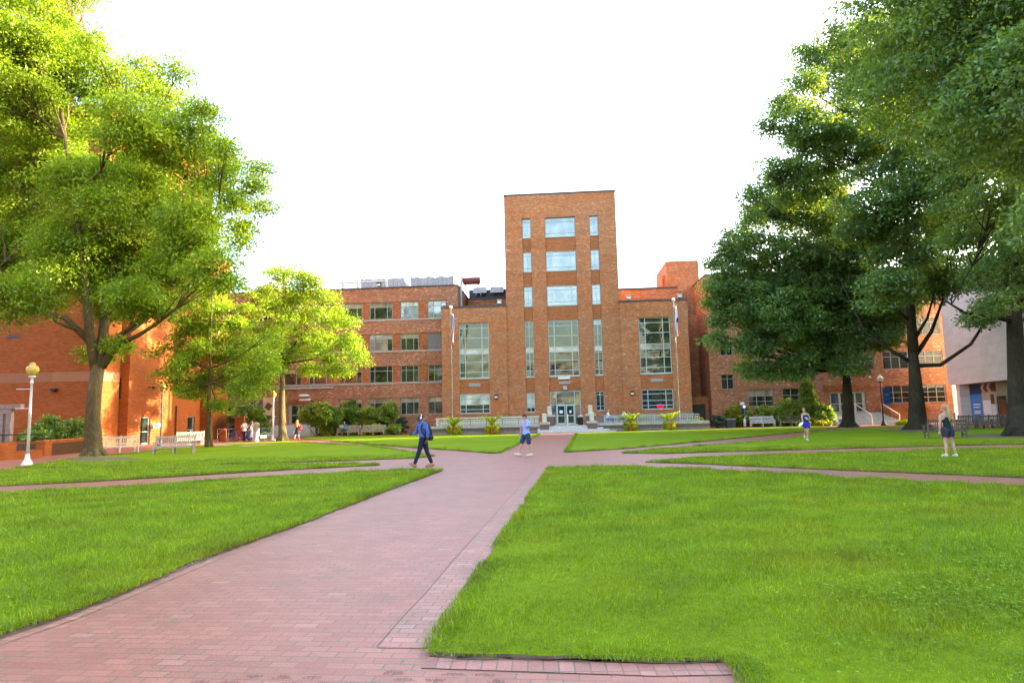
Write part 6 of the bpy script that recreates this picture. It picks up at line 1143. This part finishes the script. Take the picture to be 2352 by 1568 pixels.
# ------------------------------------------------------------------ benches
def bench(lab, pos, rz, mat, L=2.0, group='wooden slatted benches', src=None):
    x, y, z = pos; root = thing('park_bench', lab, 'bench', pos, rz, group); D_ = .5; hs = .43
    m = MB()
    for q in range(5): yy = -D_/2+.03+q*.1; m.box(-L/2+.03, L/2-.03, yy, yy+.085, hs-.03, hs)
    m.box(-L/2+.03, L/2-.03, -D_/2+.0, -D_/2+.025, hs-.12, hs-.031); m.box(-L/2+.03, L/2-.03, D_/2-.02, D_/2+.005, hs-.12, hs-.031); m.build('seat', mat, root)
    m = MB(); R_ = Matrix.Translation((0, D_/2, hs)) @ Matrix.Rotation(-.2, 4, 'X')
    m.box(-L/2+.03, L/2-.03, -.02, .02, .06, .13, R_); m.box(-L/2+.03, L/2-.03, -.022, .022, .42, .52, R_); n_ = int(L/.1)
    for q in range(n_):
        xx = -L/2+.07+q*(L-.14)/(n_-1); m.box(xx-.022, xx+.022, -.012, .012, .13, .42, R_)
    m.build('backrest', mat, root)
    for sx in (-L/2+.03, 0, L/2-.03):
        m = MB(); m.box(sx-.035, sx+.035, -D_/2-.03, -D_/2+.04, 0, hs-.03 if sx == 0 else .62); m.build('leg', mat, root)
        m = MB(); m.box(sx-.036, sx+.036, D_/2-.04, D_/2+.035, 0, hs); m.box(sx-.036, sx+.036, -.035, .035, -.02, .57, R_); m.build('leg', mat, root)
        m = MB(); m.box(sx-.02, sx+.02, -D_/2+.04, D_/2-.04, .14, .19); m.build('stretcher', mat, root)
    for sx in (-L/2+.03, L/2-.03): m = MB(); m.box(sx-.05, sx+.05, -D_/2-.06, D_/2+.06, .62, .655); m.build('armrest', mat, root)
    return root
bench('pale bench seen from behind next to the big oak trunk', (*gp(271, 1041), LZ), math.radians(-130), M['teak_pale'])
bench('weathered grey bench facing the lawn near the slim young oak', (*gp(400, 1042.5), LZ), math.radians(17), M['teak'])
bench('pale bench seen from behind in front of the second grey door', (*gp(434, 1022), LZ), math.radians(-139), M['teak_pale'], 1.9)
bench('brown bench with the seated man reading on it', (*at(801, 1000, 64.0)[:2], LZ), TH, M['teak'], 2.2)
bench('empty brown bench right of the seated man', (*at(857.5, 1000, 63.8)[:2], LZ), TH, M['teak'], 2.2)
bench('bleached grey bench in front of the mid green shrub', (*at(1752, 980, 62.8)[:2], LZ), TH-.05, M['teak_white'], 2.2)
bench('shaded brown bench behind the woman carrying the disc', (*at(1818, 980, 63.0)[:2], LZ), TH, M['teak'], 2.2)
bench('dark bench behind the woman in the black tank top', (*at(2172, 1003, 33.8)[:2], LZ), math.radians(168), M['teak_dark'], 1.8)
bench('dark bench facing away toward the stone building, nearer the blue poster', (*at(2224, 984, 45.2)[:2], 0), math.radians(160), M['teak_dark'], 1.3)
bench('dark bench facing away by the glass doors of the stone building', (*at(2266, 984, 44.8)[:2], 0), math.radians(176), M['teak_dark'], 1.2)
bench('dark low bench right of the two benches by the glass doors', (*at(2300, 984, 45.6)[:2], 0), math.radians(185), M['teak_dark'], 1.0)
def cafe_table(lab, pos):
    root = thing('cafe_table', lab, 'table', pos, 0); m = MB(); m.lathe([(.5, .7), (.52, .71), (.52, .74), (.5, .75)], n=20); m.build('tabletop', M['black'], root); m = MB(); m.tube([(0, 0, .02), (0, 0, .7)], .035, 8); m.lathe([(.25, 0), (.25, .03), (.05, .06)], n=14); m.build('pedestal', M['black'], root); return root
def cafe_chair(lab, pos, rz, mat):
    root = thing('cafe_chair', lab, 'chair', pos, rz, 'metal cafe chairs by the stone building'); m = MB(); m.box(-.22, .22, -.22, .22, .43, .46); m.build('seat', mat, root); m = MB()
    m.tube([(-.21, .2, .44), (-.22, .28, .85), (.22, .28, .85), (.21, .2, .44)], .018, 6)
    for q in (-.11, 0, .11): m.tube([(q, .22, .46), (q, .28, .85)], .012, 5)
    m.build('backrest', mat, root)
    for sx in (-.2, .2):
        for sy in (-.2, .2): m = MB(); m.tube([(sx, sy, .43), (sx*1.1, sy*1.1, 0)], .016, 6); m.build('leg', mat, root)
cafe_table('round black cafe table near the right oak trunk', (*at(2330, 978, 47.0)[:2], 0))
for x, Y, rz, mt, lab in ((2314, 46.5, 1.2, 'black', 'black cafe chair left of the round table'), (2345, 46.8, -1.2, 'black', 'black cafe chair right of the round table'), (2328, 49, 3.1, 'black', 'black cafe chair behind the round table'), (2285, 50, .3, 'whitemetal', 'white metal chair outside the glass doors')): cafe_chair(lab, (*at(x, 980, Y)[:2], 0), rz, M[mt])
# ------------------------------------------------------------------ bicycles
def bike(lab, pos, rz, frame, tyre=None):
    root = thing('bicycle', lab, 'bicycle', pos, rz, 'bicycles at the rack'); tm = tyre or M['black']
    for sx in (-.52, .52):
        m = MB(); m.tube([(sx+.33*math.cos(q*math.pi/12), 0, .34+.33*math.sin(q*math.pi/12)) for q in range(25)], .02, 6, False); wh = m.build('wheel', tm, root, True)
        m = MB()
        for q in range(10): m.tube([(sx, 0, .34), (sx+.32*math.cos(q*.628), 0, .34+.32*math.sin(q*.628))], .004, 3, False)
        m.build('spokes', M['greymetal'], wh)
    m = MB()
    for a, b in (((-.52, 0, .34), (-.12, 0, .3)), ((-.52, 0, .34), (-.2, 0, .82)), ((-.12, 0, .3), (-.22, 0, .9)), ((-.12, 0, .3), (.36, 0, .78)), ((-.2, 0, .8), (.34, 0, .86)), ((.52, 0, .34), (.36, 0, .78)), ((.36, 0, .78), (.32, 0, .98))): m.tube([a, b], .02, 6)
    m.build('frame', frame, root); m = MB(); m.ell((-.22, 0, .94), (.14, .07, .035), 10, 6); m.build('saddle', M['black'], root, True); m = MB(); m.tube([(.22, -.28, 1.0), (.34, -.12, 1.0), (.34, .12, 1.0), (.22, .28, 1.0)], .016, 6); m.build('handlebar', M['black'], root)
    m = MB(); m.lathe([(.08, -.01), (.08, .01)], n=12); m.v = [(v[0]-.12, v[2], v[1]+.3) for v in m.v]; m.tube([(-.12, -.05, .3), (-.02, -.05, .18)], .012, 5); m.tube([(-.12, .05, .3), (-.22, .05, .42)], .012, 5); m.build('crankset', M['greymetal'], root)
M['blueframe'] = pm('blue_bike_paint', (.03, .09, .5), .35, .1); M['redframe'] = pm('red_bike_paint', (.5, .015, .03), .35, .1); M['greentyre'] = pm('neon_green_tyre', (.25, .8, .08), .6, .05); M['tealframe'] = pm('teal_bike_paint', (.05, .4, .4), .4, .1)
for x, Y, rz, fr, ty_, lab in ((527, 55.3, .5, 'black', None, 'dark bicycle nearest the red wall'), (538, 56.0, 2.4, 'blueframe', None, 'bicycle with blue frame in front of the gate pillars'), (553, 55.0, .25, 'redframe', None, 'red framed bicycle behind the person with white paper'), (569, 56.2, 2.8, 'tealframe', None, 'teal bicycle between the two women at the rack'), (594, 56.6, .5, 'blueframe', 'greentyre', 'bicycle with neon green tyre right of the tall bollard')): bike(lab, (*at(x, 1008, Y)[:2], 0), rz, M[fr], M[ty_] if ty_ else None)
